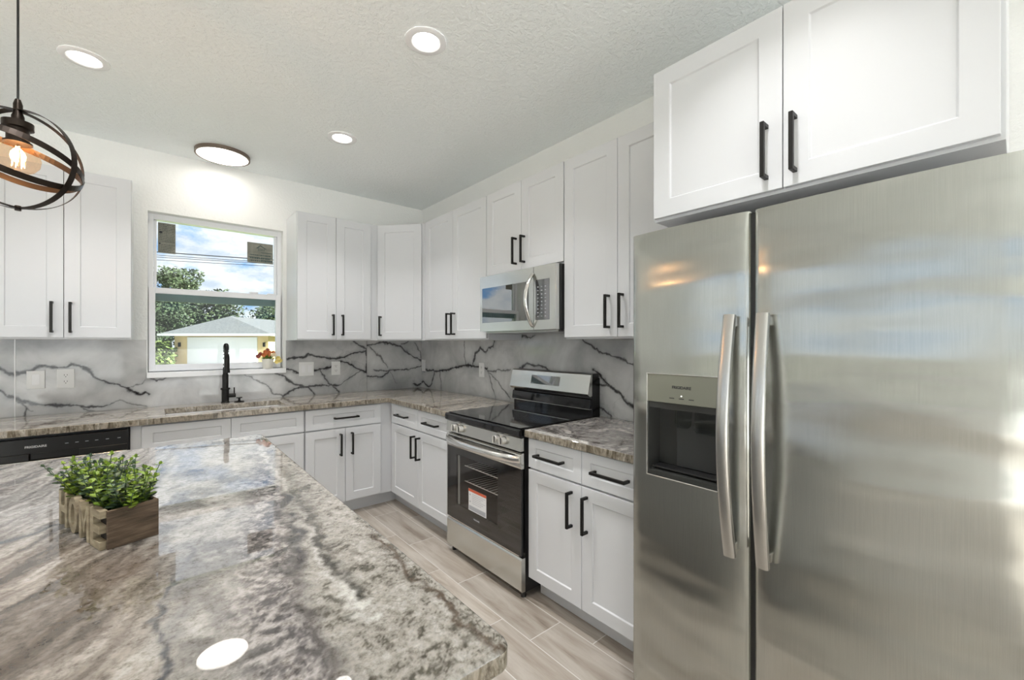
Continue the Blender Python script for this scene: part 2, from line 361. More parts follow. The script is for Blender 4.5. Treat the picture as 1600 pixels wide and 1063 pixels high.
# ================================================================== room shell
CH = 2.778; XL, YR = -6.4, -7.6; XH = 1.6
WX0, WX1, WZ0, WZ1 = -2.196, -1.316, 1.155, 2.335
bm = MB().box(XL-.15, XH+.15, YR-.15, .15, -.12, 0); struct(bm.build('floor', floorm))
bm = MB().box(XL-.15, XH+.15, YR-.15, .15, CH, CH+.15); struct(bm.build('ceiling', ceilm))
def wall_with_hole(name, axis, a0, a1, p0, p1, holes, mat=wallm):
    """axis x: wall runs along x between a0..a1, thickness p0..p1 in y"""
    bm = MB(); cuts = sorted(holes); cur = a0
    def bx(u0, u1, z0, z1):
        if u1-u0 < 1e-4 or z1-z0 < 1e-4: return
        if axis == 'x': bm.box(u0, u1, p0, p1, z0, z1)
        else: bm.box(p0, p1, u0, u1, z0, z1)
    for h0, h1, z0, z1 in cuts:
        bx(cur, h0, 0, CH); bx(h0, h1, 0, z0); bx(h0, h1, z1, CH); cur = h1
    bx(cur, a1, 0, CH)
    return struct(bm.build(name, mat))
wall_with_hole('wall_back', 'x', XL, XH, 0, .15, [(WX0, WX1, WZ0, WZ1)])
wall_with_hole('wall_right', 'y', -4.45, 0, 0, .12, [])
wall_with_hole('wall_hall', 'y', YR, 0, XH, XH+.15, [])
wall_with_hole('wall_left', 'y', YR, 0, XL-.15, XL, [(-2.3, -.9, .5, 2.35), (-4.6, -2.8, .5, 2.35), (-7.3, -5.1, .02, 2.35)])
wall_with_hole('wall_rear', 'x', XL, XH, YR-.15, YR, [(-6.0, -2.6, .02, 2.3), (-2.2, .9, .02, 2.3)])
# unseen white-framed windows and glass doors, added to bring in daylight
def added_window(n, axis, u0, u1, z0, z1, p):
    root = empty('window_%d' % n, (0, 0, 0)); struct(root)
    bm = MB(); t = .05
    def bx(b_, a0, a1, c0, c1, q0, q1):
        if axis == 'x': b_.box(a0, a1, q0, q1, c0, c1)
        else: b_.box(q0, q1, a0, a1, c0, c1)
    bx(bm, u0, u0+t, z0, z1, p-.03, p+.03); bx(bm, u1-t, u1, z0, z1, p-.03, p+.03); bx(bm, u0+t, u1-t, z0, z0+t, p-.03, p+.03); bx(bm, u0+t, u1-t, z1-t, z1, p-.03, p+.03)
    if z0 < .4: bx(bm, (u0+u1)/2-.04, (u0+u1)/2+.04, z0+t, z1-t, p-.03, p+.03)
    else: bx(bm, u0+t, u1-t, (z0+z1)/2-.03, (z0+z1)/2+.03, p-.03, p+.03)
    bm.build('window_frame', white_vinyl, root)
    bm = MB(); bx(bm, u0+t, u1-t, z0+t, z1-t, p-.003, p+.003); bm.build('pane', glass, root)
added_window(2, 'y', -7.3, -5.1, .02, 2.35, XL-.08); added_window(5, 'y', -2.3, -.9, .5, 2.35, XL-.08); added_window(6, 'y', -4.6, -2.8, .5, 2.35, XL-.08)
added_window(3, 'x', -6.0, -2.6, .02, 2.3, YR-.08); added_window(4, 'x', -2.2, .9, .02, 2.3, YR-.08)
# baseboards away from the kitchen
struct(MB().box(XL, XL+.015, YR, -.0, 0, .1).build('baseboard_left', white_trim)); struct(MB().box(XL, -5.4, YR, YR+.015, 0, .1).build('baseboard_rear', white_trim))

# ------------------------------------------------------------------ kitchen window
win = empty('window_1', (0, 0, 0)); struct(win, 'white vinyl single hung window over the sink')
FY = .07
bm = MB()
bm.box(WX0, WX0+.032, FY, .14, WZ0, WZ1).box(WX1-.032, WX1, FY, .14, WZ0, WZ1).box(WX0+.032, WX1-.032, FY, .14, WZ1-.04, WZ1).box(WX0+.032, WX1-.032, FY, .14, WZ0, WZ0+.03)
bm.build('window_frame', white_vinyl, win, .002)
SX0, SX1 = WX0+.004, WX1-.012       # lower sash
bm = MB(); zt = 1.785; zb = WZ0+.012
bm.box(SX0, SX0+.038, .035, FY-.001, zb, zt).box(SX1-.038, SX1, .035, FY-.001, zb, zt).box(SX0+.038, SX1-.038, .035, FY-.001, zt-.042, zt).box(SX0+.038, SX1-.038, .035, FY-.001, zb, zb+.048)
bm.build('lower_sash', white_vinyl, win, .002)
bm = MB().box(SX1-.23, SX1-.17, .03, .06, zt, zt+.014).box(SX1-.10, SX1-.03, .035, .06, zt, zt+.01); bm.build('sash_lock', white_vinyl, win, .002)
MB().box(SX0+.038, SX1-.038, .05, .054, zb+.048, zt-.042).build('lower_pane', glass_lo, win)
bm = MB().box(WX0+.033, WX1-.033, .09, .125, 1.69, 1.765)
bm.build('upper_sash', simple('shaded_rail', (.26, .36, .37), .4), win, .002)  # shade on the rail behind the tinted pane is put into its colour
MB().box(WX0+.033, WX0+.05, .09, .125, 1.766, WZ1-.042).box(WX1-.05, WX1-.033, .09, .125, 1.766, WZ1-.042).build('sash_stile', white_vinyl, win, .002)
MB().box(WX0+.051, WX1-.051, .105, .109, 1.766, WZ1-.041).build('upper_pane', glass_up, win)
bm = MB().box(WX0-.006, WX1+.018, -.024, .034, WZ0-.034, WZ0+.006).box(WX0+.001, WX1-.001, .034, FY, WZ0, WZ0+.006)
struct(bm.build('trim_1', white_trim, None, .004), 'white sill board under the kitchen window')
def wlabel(x0, x1, z0, z1, label, house):
    o = empty('window_sticker', (x0, .1035, z0)); w_, h_ = x1-x0, z1-z0
    MB().box(0, w_, 0, .001, 0, h_).build('paper', labelpaper, o)
    bm = MB(); rr = random.Random(3 if house else 5)
    if house:
        bm.add([(w_*.33, -.0008, h_*.72), (w_*.50, -.0008, h_*.90), (w_*.76, -.0008, h_*.72), (w_*.70, -.0008, h_*.72), (w_*.50, -.0008, h_*.85), (w_*.39, -.0008, h_*.72)], [(0, 1, 4, 5), (1, 2, 3, 4)])
        for k in range(5): bm.box(w_*(.42+.055*k), w_*(.44+.055*k), -.0008, 0, h_*.60, h_*.74)
        for z_, a, b_ in ((.52, .52, .98), (.26, .05, .48), (.26, .52, .98), (.14, .52, .98)): bm.box(w_*a, w_*b_, -.0008, 0, h_*z_, h_*(z_+.03))
        for r_ in (.36, .2, .08):
            x = .1
            while x < .9:
                q = rr.uniform(.02, .07); bm.box(w_*x, w_*(x+q), -.0008, 0, h_*r_, h_*(r_+.06)); x += q+.02
    else:
        bm.cyl((w_*.16, -.0008, h_*.68), w_*.09, .0008, 'y', 16); bm.cyl((w_*.10, -.0008, h_*.31), w_*.05, .0008, 'y', 12)
        for k in range(17):
            if k in (5,): continue
            x = .06 + (.2 if 4 < k < 7 else 0)
            while x < .9:
                q = rr.uniform(.04, .14); bm.box(w_*x, w_*min(.95, x+q), -.0008, 0, h_*(.05+k*.055), h_*(.05+k*.055+.012)); x += q+.03
    bm.build('print', labelink if not house else labelink2, o)
    return tag(o, label, 'sticker', 'stickers on the kitchen window')
wlabel(-2.139, -2.035, 2.055, 2.283, 'tall grey paper sticker in the upper left corner of the window', False)
wlabel(-1.565, -1.375, 2.055, 2.225, 'wide grey sticker with a house outline, upper right corner of the window', True)

# ================================================================== backsplash
VB = [(1.2, [(-2.887, 1.214), (-2.824, 1.178), (-2.776, 1.186), (-2.727, 1.23), (-2.643, 1.211), (-2.599, 1.213), (-2.573, 1.238), (-2.519, 1.226), (-2.491, 1.186), (-2.473, 1.146), (-2.406, 1.109), (-2.348, 1.086), (-2.288, 1.041), (-2.237, 1.01), (-2.206, 1.022), (-2.196, 1.0)]), (0.5, [(-2.288, 1.062), (-2.227, 1.089), (-2.206, 1.118)]), (1.1, [(-2.95, 1.09), (-2.887, 1.072), (-2.84, 1.039), (-2.785, 1.01), (-2.727, 0.984), (-2.643, 0.966), (-2.555, 0.955), (-2.51, 0.947), (-2.416, 0.941)]), (0.6, [(-2.555, 0.955), (-2.5, 0.92), (-2.473, 0.911)]), (0.4, [(-2.416, 0.941), (-2.368, 0.964), (-2.338, 0.971), (-2.268, 0.944), (-2.196, 0.92)]), (0.9, [(-2.84, 1.039), (-2.793, 1.005), (-2.78, 0.961), (-2.793, 0.914)]), (0.5, [(-2.78, 0.961), (-2.744, 0.939)]), (0.7, [(-2.185, 1.124), (-2.142, 1.094), (-2.077, 1.128)]), (1, [(-1.294, 1.235), (-1.164, 1.249), (-1.124, 1.277), (-1.02, 1.246), (-0.851, 1.234), (-0.745, 1.267), (-0.672, 1.294), (-0.57, 1.296)]), (0.8, [(-0.727, 1.394), (-0.635, 1.339), (-0.57, 1.296)]), (1.1, [(-1.331, 1.154), (-1.256, 1.151), (-1.21, 1.116), (-1.085, 1.133), (-0.937, 1.156), (-0.834, 1.206), (-0.763, 1.186), (-0.672, 1.128), (-0.597, 1.088), (-0.596, 1.152), (-0.596, 1.283)]), (0.9, [(-1.331, 1.105), (-1.241, 1.017), (-1.164, 0.995), (-1.117, 0.98), (-1.069, 0.92)]), (0.9, [(-1.316, 0.915), (-1.256, 0.968), (-1.164, 0.987), (-0.987, 0.996), (-0.851, 0.984)]), (0.5, [(-0.851, 0.984), (-0.781, 1.033), (-0.635, 1.114)]), (0.8, [(-1.02, 1.133), (-0.953, 1.025), (-0.851, 0.921)]), (0.6, [(-1.623, 1.136), (-1.557, 1.094), (-1.453, 1.028), (-1.382, 0.953), (-1.309, 0.917)]), (0.9, [(-1.409, 1.132), (-1.318, 1.092), (-1.244, 1.026), (-1.167, 0.989), (-1.128, 0.987)])]
VC = [(1, [(-0.60, 1.35), (-0.483, 1.376), (-0.364, 1.38), (-0.24, 1.337), (-0.155, 1.267), (-0.023, 1.194)]), (0.7, [(-0.60, 1.36), (-0.444, 1.224), (-0.384, 1.127)]), (1, [(-0.60, 1.055), (-0.444, 1.043), (-0.364, 1.097), (-0.198, 1.1), (-0.023, 1.129)]), (0.8, [(-0.24, 1.367), (-0.155, 1.386)]), (0.7, [(-0.09, 1.376), (-0.023, 1.275), (-0.012, 1.214)]), (0.8, [(-0.522, 1.113), (-0.364, 1.097)]), (0.3, [(-0.364, 1.097), (-0.282, 0.967)]), (1.0, [(-.10, .95), (-.05, .93), (0, .955)])]
VR = [(1.2, [(-0.0, 1.09), (-0.126, 1.095), (-0.358, 1.099), (-0.547, 1.115), (-0.674, 1.155), (-0.865, 1.17), (-1.043, 1.167), (-1.168, 1.164)]), (0.7, [(-1.168, 1.145), (-1.267, 1.138), (-1.344, 1.16), (-1.472, 1.16)]), (1, [(0, .96), (-0.065, 0.972), (-0.156, 0.926), (-0.23, 0.968), (-0.288, 1.088)]), (0.7, [(-0.386, 1.093), (-0.414, 0.911)]), (0.6, [(-0.819, 1.39), (-0.83, 1.259), (-0.842, 1.182)]), (1, [(-0.955, 1.167), (-0.989, 1.288), (-1.064, 1.339), (-1.147, 1.291), (-1.178, 1.328), (-1.258, 1.347), (-1.267, 1.395)]), (0.5, [(-1.168, 1.157), (-1.228, 1.028), (-1.287, 0.92)]), (0.6, [(-1.188, 1.134), (-1.325, 1.047), (-1.472, 0.932)]), (0.9, [(-1.55, 1.16), (-1.61, 1.183), (-1.676, 1.219), (-1.801, 1.208), (-1.876, 1.195), (-1.93, 1.15)]), (0.9, [(-1.568, 1.427), (-1.643, 1.431), (-1.708, 1.414), (-1.755, 1.435)]), (1, [(-2.13, 1.43), (-2.2, 1.409), (-2.261, 1.371), (-2.343, 1.326), (-2.443, 1.3), (-2.518, 1.28), (-2.579, 1.256), (-2.8, 1.2)]), (1.1, [(-2.303, 1.21), (-2.366, 1.158), (-2.443, 1.1), (-2.518, 1.054), (-2.579, 1.013), (-2.75, .93)]), (0.9, [(-2.332, 1.119), (-2.422, 1.108), (-2.465, 1.093)]), (0.8, [(-2.332, 0.991), (-2.388, 0.952), (-2.443, 0.918)])]
BT = .010
def slab(name, label, axis, u0, u1, z0, z1, veins, hole=None, seed=1):
    st = .0038; us = np.linspace(u0, u1, max(2, int((u1-u0)/st))); vs = np.linspace(z0, z1, int((z1-z0)/st))
    if hole:   # snap the grid to the edges of the cut-out
        for e_ in hole[:2]:
            us[np.argmin(abs(us-e_))] = e_
        vs[np.argmin(abs(vs-hole[2]))] = hole[2]
    fn = (lambda u_, v_: np.stack([u_, np.full_like(u_, -BT), v_], -1)) if axis == 'x' else (lambda u_, v_: np.stack([np.full_like(u_, -BT), u_, v_], -1))
    hf = (lambda uc, vc: (uc > hole[0]) & (uc < hole[1]) & (vc > hole[2])) if hole else None
    o, U, V_ = grid_obj(name, us, vs, fn, marble, hf)
    if axis == 'y': o.data.flip_normals()
    jx = (fbm(U*20, V_*20, 6, seed, gain=.62)-.5)*.042; jz = (fbm(U*20+9, V_*20+3, 6, seed+1, gain=.62)-.5)*.042
    wmod = .35+1.4*fbm(U*16, V_*16, 4, seed+2)
    vein = np.zeros_like(U); halo = np.zeros_like(U)
    for wt, pts in veins:
        lo = min(p[0] for p in pts)-.12; hi = max(p[0] for p in pts)+.12; mk = (U > lo) & (U < hi)
        if not mk.any(): continue
        d, par = segdist(U[mk]+jx[mk], V_[mk]+jz[mk], pts)
        wd = .0050*wt*wmod[mk]**1.6*1.1+.0007
        vein[mk] = np.maximum(vein[mk], np.clip(1.35-d/wd/1.25, 0, 1)*min(1, .40+wt*.50))
        halo[mk] = np.maximum(halo[mk], np.exp(-(d/(.020*wt+.004))**1.4)*.42*wt)
    cl = np.clip((fbm(U*3.2, V_*4.5, 5, seed+5)-.52)*3.2, 0, 1)*.45
    halo = np.clip(halo*(.4+1.2*fbm(U*9, V_*9, 4, seed+7))+cl, 0, .9)
    fine = np.clip(1-abs(fbm(U*5+V_*3, V_*6-U*2, 5, seed+8)-.5)*60, 0, 1)*np.clip((fbm(U*2.5, V_*2.5, 3, seed+9)-.5)*5, 0, 1)*.35
    vein = np.clip(np.maximum(vein, fine*.6), 0, 1)
    for nm, arr in (('vein', vein), ('cloud', halo)):
        at = o.data.attributes.new(nm, 'FLOAT', 'POINT'); at.data.foreach_set('value', arr.astype(np.float32))
    md = o.modifiers.new('solid', 'SOLIDIFY'); md.thickness = BT-.001; md.offset = -1
    return tag(o, label, 'backsplash', 'polished marble backsplash slabs')
CT = .914
slab('backsplash_slab', 'marble backsplash slab at the far left edge beyond the white seam', 'x', -3.6, -2.8285, CT, 1.398, VB, None, 21)
slab('backsplash_slab', 'long marble backsplash slab behind the sink and faucet, notched around the window', 'x', -2.8235, -.5955, CT, 1.398, VB, (WX0-.008, WX1+.020, WZ0-.035), 3)
slab('backsplash_slab', 'short marble backsplash slab in the corner under the angled cabinet', 'x', -.5925, -BT, CT, 1.398, VC, None, 5)
slab('backsplash_slab', 'long marble backsplash slab behind the range', 'y', -3.12, -BT-.001, CT, 1.452, VR, None, 9)
tag(MB().box(-2.8285, -2.8235, -.0135, -.001, CT, 1.398).build('caulk_line', white_trim), 'thin white vertical caulk line on the marble left of the light switch', 'caulk')

# ================================================================== cabinets
def handle(parent, x, y, z, length, vertical=True, bar=.0125):
    """square black bar pull; x,y,z = centre on the door face (y = face)"""
    bm = MB(); h_ = length/2; so_ = .030
    if vertical:
        bm.box(x-bar/2, x+bar/2, y-so_-bar, y-so_, z-h_, z+h_)
        for s_ in (-1, 1): bm.box(x-bar/2, x+bar/2, y-so_, y, z+s_*h_-(bar if s_ > 0 else 0), z+s_*h_+(0 if s_ > 0 else bar))
    else:
        bm.box(x-h_, x+h_, y-so_-bar, y-so_, z-bar/2, z+bar/2)
        for s_ in (-1, 1): bm.box(x+s_*h_-(bar if s_ > 0 else 0), x+s_*h_+(0 if s_ > 0 else bar), y-so_, y, z-bar/2, z+bar/2)
    return bm.build('handle', blackmetal, parent, .0012)
def shaker(parent, name, x0, x1, z0, z1, y, st=.068, rl=.065, th=.019, rec=.007):
    """frame-and-panel front; outer face at y (room side is -y)"""
    bm = MB(); yb = y+th
    a, b_, c, d = x0+st, x1-st, z0+rl, z1-rl; e_ = .004
    # front frame ring
    O = [(x0, z0), (x1, z0), (x1, z1), (x0, z1)]; I = [(a, c), (b_, c), (b_, d), (a, d)]; J = [(a+e_, c+e_), (b_-e_, c+e_), (b_-e_, d-e_), (a+e_, d-e_)]
    V = [(p, y, q) for p, q in O]+[(p, y, q) for p, q in I]+[(p, y+rec, q) for p, q in J]+[(p, yb, q) for p, q in O]
    F = []
    for i in range(4):
        j = (i+1) % 4; F += [(i, j, 4+j, 4+i), (4+i, 4+j, 8+j, 8+i), (j, i, 12+i, 12+j)]
    F += [(8, 9, 10, 11), (15, 14, 13, 12)]
    bm.add(V, F)
    return bm.build(name, cab, parent, .0014)
G = .0015
def upper(label, loc, rz, W, z0, z1, depth, doors, hz, hlen=.175, frame=True, dd=.02, gap_side=.003, hpos=None):
    """doors: list of (x0,x1,handle_x or None)"""
    root = empty('upper_cabinet', (loc[0], loc[1], z0), rz)
    bm = MB().box(0, W, -(depth-dd), 0, 0, z1-z0); bm.build('cabinet_body', cab, root, .0012)
    for x0, x1, hx in doors:
        d = shaker(root, 'door', x0+G, x1-G, .010, z1-z0-.006, -depth)
        if hx is not None: handle(d, hx, -depth, hz-z0, hlen)
    return tag(root, label, 'cabinet', 'white shaker wall cabinets')
UZ0, UZ1, UD = 1.398, 2.438, .345
upper('white two door upper cabinet left of the window, behind the pendant lamp', (-2.884, -.001, 0), 0, .612, UZ0, UZ1, UD, [(.002, .306, .306-.048), (.306, .610, .306+.030)], 1.530, .185)
upper('white two door upper cabinet just right of the window', (-1.290, -.001, 0), 0, .676, UZ0, UZ1, UD, [(.002, .303, .303-.030), (.303, .604, .303+.048)], 1.527)
# diagonal corner cabinet
root = empty('upper_cabinet', (0, 0, UZ0))
fd = UD-.02; P5 = [(-.001, -.001), (-.612, -.001), (-.612, -fd), (-fd, -.664), (-.001, -.664)]
# true plan: back wall leg to x=-.612, right wall leg to y=-.664
MB().prism(P5[::-1], 0, UZ1-UZ0, 'z').build('cabinet_body', cab, root, .0012)
ax, ay, bx_, by_ = -.612, -fd, -fd, -.664
ang = math.atan2(by_-ay, bx_-ax); LW = math.hypot(bx_-ax, by_-ay)
sub = MB()
dW = LW-.03
dobj = shaker(root, 'door', 0, dW, .010, UZ1-UZ0-.006, -.0205)
dobj.location = (ax+math.cos(ang)*.004, ay+math.sin(ang)*.004, 0); dobj.rotation_euler = (0, 0, ang)
handle(dobj, .035, -.0205, 1.527-UZ0, .175)
tag(root, 'white corner upper cabinet with one angled door', 'cabinet', 'white shaker wall cabinets')
RR = -PI/2
def ry(y): return (-.001, y, 0)
upper('white two door upper cabinet between the angled corner cabinet and the microwave', ry(-.666), RR, .940, UZ0, UZ1, UD, [(.046, .489, .489-.037), (.489, .938, .489+.035)], 1.527)
upper('short white two door upper cabinet directly above the microwave', ry(-1.607), RR, .752, 1.842, UZ1, UD, [(.002, .377, .377-.048), (.377, .750, .377+.034)], 1.978)
upper('white two door upper cabinet between the microwave and the refrigerator', ry(-2.360), RR, .752, UZ0, UZ1, UD, [(.002, .374, .374-.052), (.374, .750, .374+.034)], 1.540)
upper('deep white two door cabinet mounted above the refrigerator', ry(-3.130), RR, .915, 1.853, 2.440, .66, [(.003, .456, .456-.046), (.456, .908, .456+.034)], 1.987)

def base(label, loc, rz, W, D, doors, drawers, zt=.876, toe=(0, 0)):
    root = empty('base_cabinet', (loc[0], loc[1], 0), rz)
    MB().box(0, W, -(D-.02), 0, .108, zt).build('cabinet_body', cab, root, .001)
    MB().box(toe[0], W+toe[1], -(D-.095), -.02, 0, .108).build('toe_kick', cab, root)
    for x0, x1, z0, z1, hx in doors:
        d = shaker(root, 'door', x0+G, x1-G, z0, z1, -D, .062, .062)
        if hx is not None: handle(d, hx, -D, .578, .172)
    for x0, x1, z0, z1, hx in drawers:
        d = shaker(root, 'drawer', x0+G, x1-G, z0, z1, -D, .052, .045)
        if hx is not None: handle(d, hx, -D, (z0+z1)/2, .19, False)
    return tag(root, label, 'cabinet', 'white shaker base cabinets')
BD = .622; ZD0, ZD1, ZR0, ZR1 = .122, .702, .712, .866
W = .914
base('white sink base cabinet with two false drawer fronts, under the sink', (-2.221, -.001), 0, .914, BD,
     [(0, .457, ZD0, ZD1, .457-.05), (.457, .914, ZD0, ZD1, .457+.05)], [(0, .457, ZR0, ZR1, None), (.457, .914, ZR0, ZR1, None)])
base('white base cabinet with one wide drawer over two doors, right of the sink base', (-1.302, -.001), 0, .689, BD,
     [(.003, .298, ZD0, ZD1, .298-.04), (.298, .590, ZD0, ZD1, .298+.048)], [(.003, .590, ZR0, ZR1, .302)], toe=(0, .098))
tag(MB().box(-2.272, -2.2215, -.602, -.01, 0, .876).build('filler_panel', cab, None, .001), 'narrow white filler panel between the dishwasher and the sink base cabinet', 'panel')
base('white base cabinet at the far left end of the counter, left of the dishwasher', (-3.59, -.001), 0, .708, BD,
     [(.003, .354, ZD0, ZD1, .354-.04), (.354, .705, ZD0, ZD1, .354+.048)], [(.003, .705, ZR0, ZR1, .354)])
RB = .632
base('white base cabinet with two drawers over two doors, left of the range', (-.001, -.603), RR, .995, RB,
     [(.055, .519, ZD0, ZD1, .519-.048), (.519, .992, ZD0, ZD1, .519+.034)], [(.055, .519, ZR0, ZR1, .269), (.519, .992, ZR0, ZR1, .737)], toe=(-.076+.001, 0))
base('white base cabinet with two drawers over two doors, between the range and the refrigerator', (-.001, -2.366), RR, .745, RB,
     [(.003, .374, ZD0, ZD1, .374-.060), (.374, .745, ZD0, ZD1, .374+.034)], [(.003, .374, ZR0, ZR1, .172), (.374, .745, ZR0, ZR1, .546)])

# ================================================================== countertops
def topslab(name, poly, z0, z1, mat, bev, hole=None):
    bm = MB(); bm.prism(poly, z0, z1, 'z'); bm.m = [1 if len(f_) == 4 and len({bm.v[i][2] for i in f_}) > 1 else 0 for f_ in bm.f]; return bm.build(name, [mat, granite_edge], None, bev, seg=3)
CD = .650
CX0 = -3.6
SKX0, SKX1, SKY0, SKY1 = -2.105, -1.400, -.545, -.205
# L shaped: strips around the sink cut-out, one mesh
me_b = MB()
xs_ = [CX0, SKX0, SKX1, -.665, -.0]; ys_ = [-CD, SKY0, SKY1, -.0005]
import bmesh
def lshape():
    b_ = bmesh.new(); z0, z1 = .876, CT
    cells = []
    X_ = [CX0, SKX0, SKX1, -.662, -BT-.001]; Y_ = [-1.6, -CD, SKY0, SKY1, -BT-.001]
    for i in range(4):
        for j in range(4):
            if j == 0 and i != 3: continue
            if i == 1 and j == 2: continue
            cells.append((X_[i], X_[i+1], Y_[j], Y_[j+1]))
    vd = {}
    def vv(x, y):
        if (x, y) not in vd: vd[(x, y)] = b_.verts.new((x, y, z1))
        return vd[(x, y)]
    fs = [b_.faces.new([vv(x0, y0), vv(x1, y0), vv(x1, y1), vv(x0, y1)]) for x0, x1, y0, y1 in cells]
    r_ = bmesh.ops.extrude_face_region(b_, geom=fs)
    for g_ in r_['geom']:
        if isinstance(g_, bmesh.types.BMVert): g_.co.z = z0
    bmesh.ops.recalc_face_normals(b_, faces=b_.faces)
    me = bpy.data.meshes.new('countertop'); b_.to_mesh(me); b_.free(); me.materials.append(granite_back); me.materials.append(granite_edge)
    for p_ in me.polygons:
        if abs(p_.normal.z) < .5: p_.material_index = 1
    o = bpy.data.objects.new('countertop', me); COL.objects.link(o)
    bv = o.modifiers.new('bevel', 'BEVEL'); bv.width = .004; bv.segments = 3; bv.limit_method = 'ANGLE'; bv.angle_limit = .6
    return o
tag(lshape(), 'L shaped tan and grey streaked granite countertop with the sink cut out', 'countertop')
tag(topslab('countertop', [(-.662, -2.368), (-.662, -3.118), (-BT-.001, -3.118), (-BT-.001, -2.368)][::-1], .876, CT, granite_small, .004), 'short dark swirled granite countertop between the range and the refrigerator', 'countertop')

# ------------------------------------------------------------------ sink
sk = empty('kitchen_sink', (SKX0, SKY0, .876)); w_, d_ = SKX1-SKX0, SKY1-SKY0
bm = MB(); t = .012; dp = .20
bm.box(-t, 0, -t, d_+t, -dp, -.0005).box(w_, w_+t, -t, d_+t, -dp, -.0005).box(0, w_, -t, 0, -dp, -.0005).box(0, w_, d_, d_+t, -dp, -.0005).box(0, w_, 0, d_, -dp, -dp+.01)
bm.build('basin', steel_dark, sk); MB().cyl((w_/2, d_/2, -dp+.01), .04, .004).build('drain', chrome, sk)
tag(sk, 'stainless undermount sink basin below the window', 'sink')

# ------------------------------------------------------------------ faucet
f = empty('kitchen_faucet', (-1.739, -.095, CT))
MB().lathe((0, 0, 0), [(0, 0), (.028, 0), (.028, .006), (.0245, .010), (.0245, .100), (.0, .100)]).build('base', blackmetal, f)
MB().lathe((0, 0, 0), [(0, .100), (.030, .100), (.033, .106), (.030, .114), (.0, .114)]).build('collar', blackmetal, f)
MB().lathe((0, 0, 0), [(0, .114), (.0205, .114), (.0205, .215), (.017, .222), (.017, .268), (.012, .275), (0, .275)]).build('riser', blackmetal, f)
arc = [(0, 0, .27), (0, 0, .36), (0, -.004, .395)]+[(0, -.045+.045*math.cos(a), .40+.045*math.sin(a)) for a in np.linspace(.15, PI-.1, 10)]+[(0, -.092, .36)]
MB().tube(arc, .0085, 10).build('hose', blackplastic, f)
bm = MB(); co = []
for i in range(260):
    q = i/259*(len(arc)-1); k = min(int(q), len(arc)-2); fr = q-k; p = Vector(arc[k]).lerp(Vector(arc[k+1]), fr); tng = (Vector(arc[k+1])-Vector(arc[k])).normalized()
    a1 = Vector((1, 0, 0)); b1 = tng.cross(a1); th = i*2*PI/11
    co.append(p+(a1*math.cos(th)+b1*math.sin(th))*.0135)
bm.tube(co, .0022, 5); bm.build('spring_coil', blackmetal, f)
MB().lathe((0, -.092, 0), [(0, .375), (.013, .375), (.017, .35), (.017, .27), (.020, .25), (.020, .235), (0, .235)]).build('spray_head', blackmetal, f)
MB().tube([(0, 0, .235), (0, -.092, .295)], .005, 8).build('docking_arm', blackmetal, f)
bm = MB().cyl((0, 0, .052), .0155, .067, 'x', 20).cyl((.058, 0, .052), .0045, .062, 'z', 10); bm.build('lever', blackmetal, f)
tag(f, 'matte black spring neck kitchen faucet behind the sink', 'faucet')
o = MB().lathe((0, 0, 0), [(0, 0), (.034, 0), (.034, .005), (.012, .010), (.008, .014), (.008, .030), (.020, .031), (.020, .037), (0, .037)]).build('sink_stopper', blackmetal, None, 0, (-1.652, -.125, CT))
tag(o, 'small round black sink stopper standing right of the faucet base', 'stopper')

# ------------------------------------------------------------------ dishwasher
d = empty('dishwasher', (-2.878, -.001, 0)); W_ = .602
MB().box(.002, W_-.002, -.58, -.02, .10, .868).build('tub_body', blackplastic, d)
MB().box(.004, W_-.004, -.612, -.582, .115, .735).build('door_panel', steel, d, .003)
bm = MB().box(.004, W_-.004, -.617, -.582, .775, .856).box(.004, .20, -.617, -.582, .738, .775).box(.39, W_-.004, -.617, -.582, .738, .775).box(.20, .39, -.600, -.582, .738, .775)
bm.build('control_panel', blackplastic, d, .003)
for x_ in (.335, .375, .415, .455, .50, .55): MB().box(x_, x_+.014, -.6176, -.6168, .812, .8155).build('button', sticker_grey, d)
MB().box(.02, W_-.02, -.54, -.05, 0, .1).build('toe_kick', blackplastic, d)
MB().box(W_-.010, W_+.0, -.618, -.58, .69, .862).build('side_trim', blackplastic, d, .002)
text('brand_logo', 'FRIGIDAIRE', .016, logo_light, d, (.225, -.6172, .812), (PI/2, 0, 0), bold=.0004)
tag(d, 'dishwasher with black control strip left of the sink base cabinet', 'dishwasher')

# ================================================================== outlets and switches
def plate(label, x, z, w_, h_, kind, wall='back'):
    root = empty({'switch': 'light_switch', 'double': 'light_switch', 'outlet': 'power_outlet'}[kind], (x, -BT-.0005, z) if wall == 'back' else (-BT-.0005, x, z), 0 if wall == 'back' else RR)
    MB().box(-w_/2, w_/2, -.006, 0, -h_/2, h_/2).build('cover_plate', white_plate, root, .002)
    if kind == 'outlet':
        for s_ in (-1, 1):
            o = MB().lathe((0, -.0075, s_*.021), [(0, 0), (.0165, 0), (.0165, .002), (0, .002)], 20, 0, 'y').build('socket_face', white_plate, root)
            bm = MB().box(-.008, -.0055, -.0080, -.0074, s_*.021-.001, s_*.021+.008).box(.0055, .008, -.0080, -.0074, s_*.021-.001, s_*.021+.008).cyl((0, -.0080, s_*.021-.008), .0027, .0006, 'y', 10)
            bm.build('slots', darkhole, o)
    else:
        for cx in ([0] if kind == 'switch' else [-w_*.22, w_*.22]):
            MB().box(cx-.017, cx+.017, -.0085, -.005, -.033, .033).build('rocker', white_trim, root, .001)
    for s_ in (-1, 1):
        for cx in ([0] if kind != 'double' else [-w_*.22, w_*.22]): MB().cyl((cx, -.0068, s_*h_*.42), .003, .001, 'y', 10).build('screw', white_plate, root)
    return tag(root, label, 'switch' if kind != 'outlet' else 'outlet', 'white wall plates on the backsplash')
plate('white single light switch on the marble nearest the left edge', -2.738, 1.140, .080, .115, 'switch')
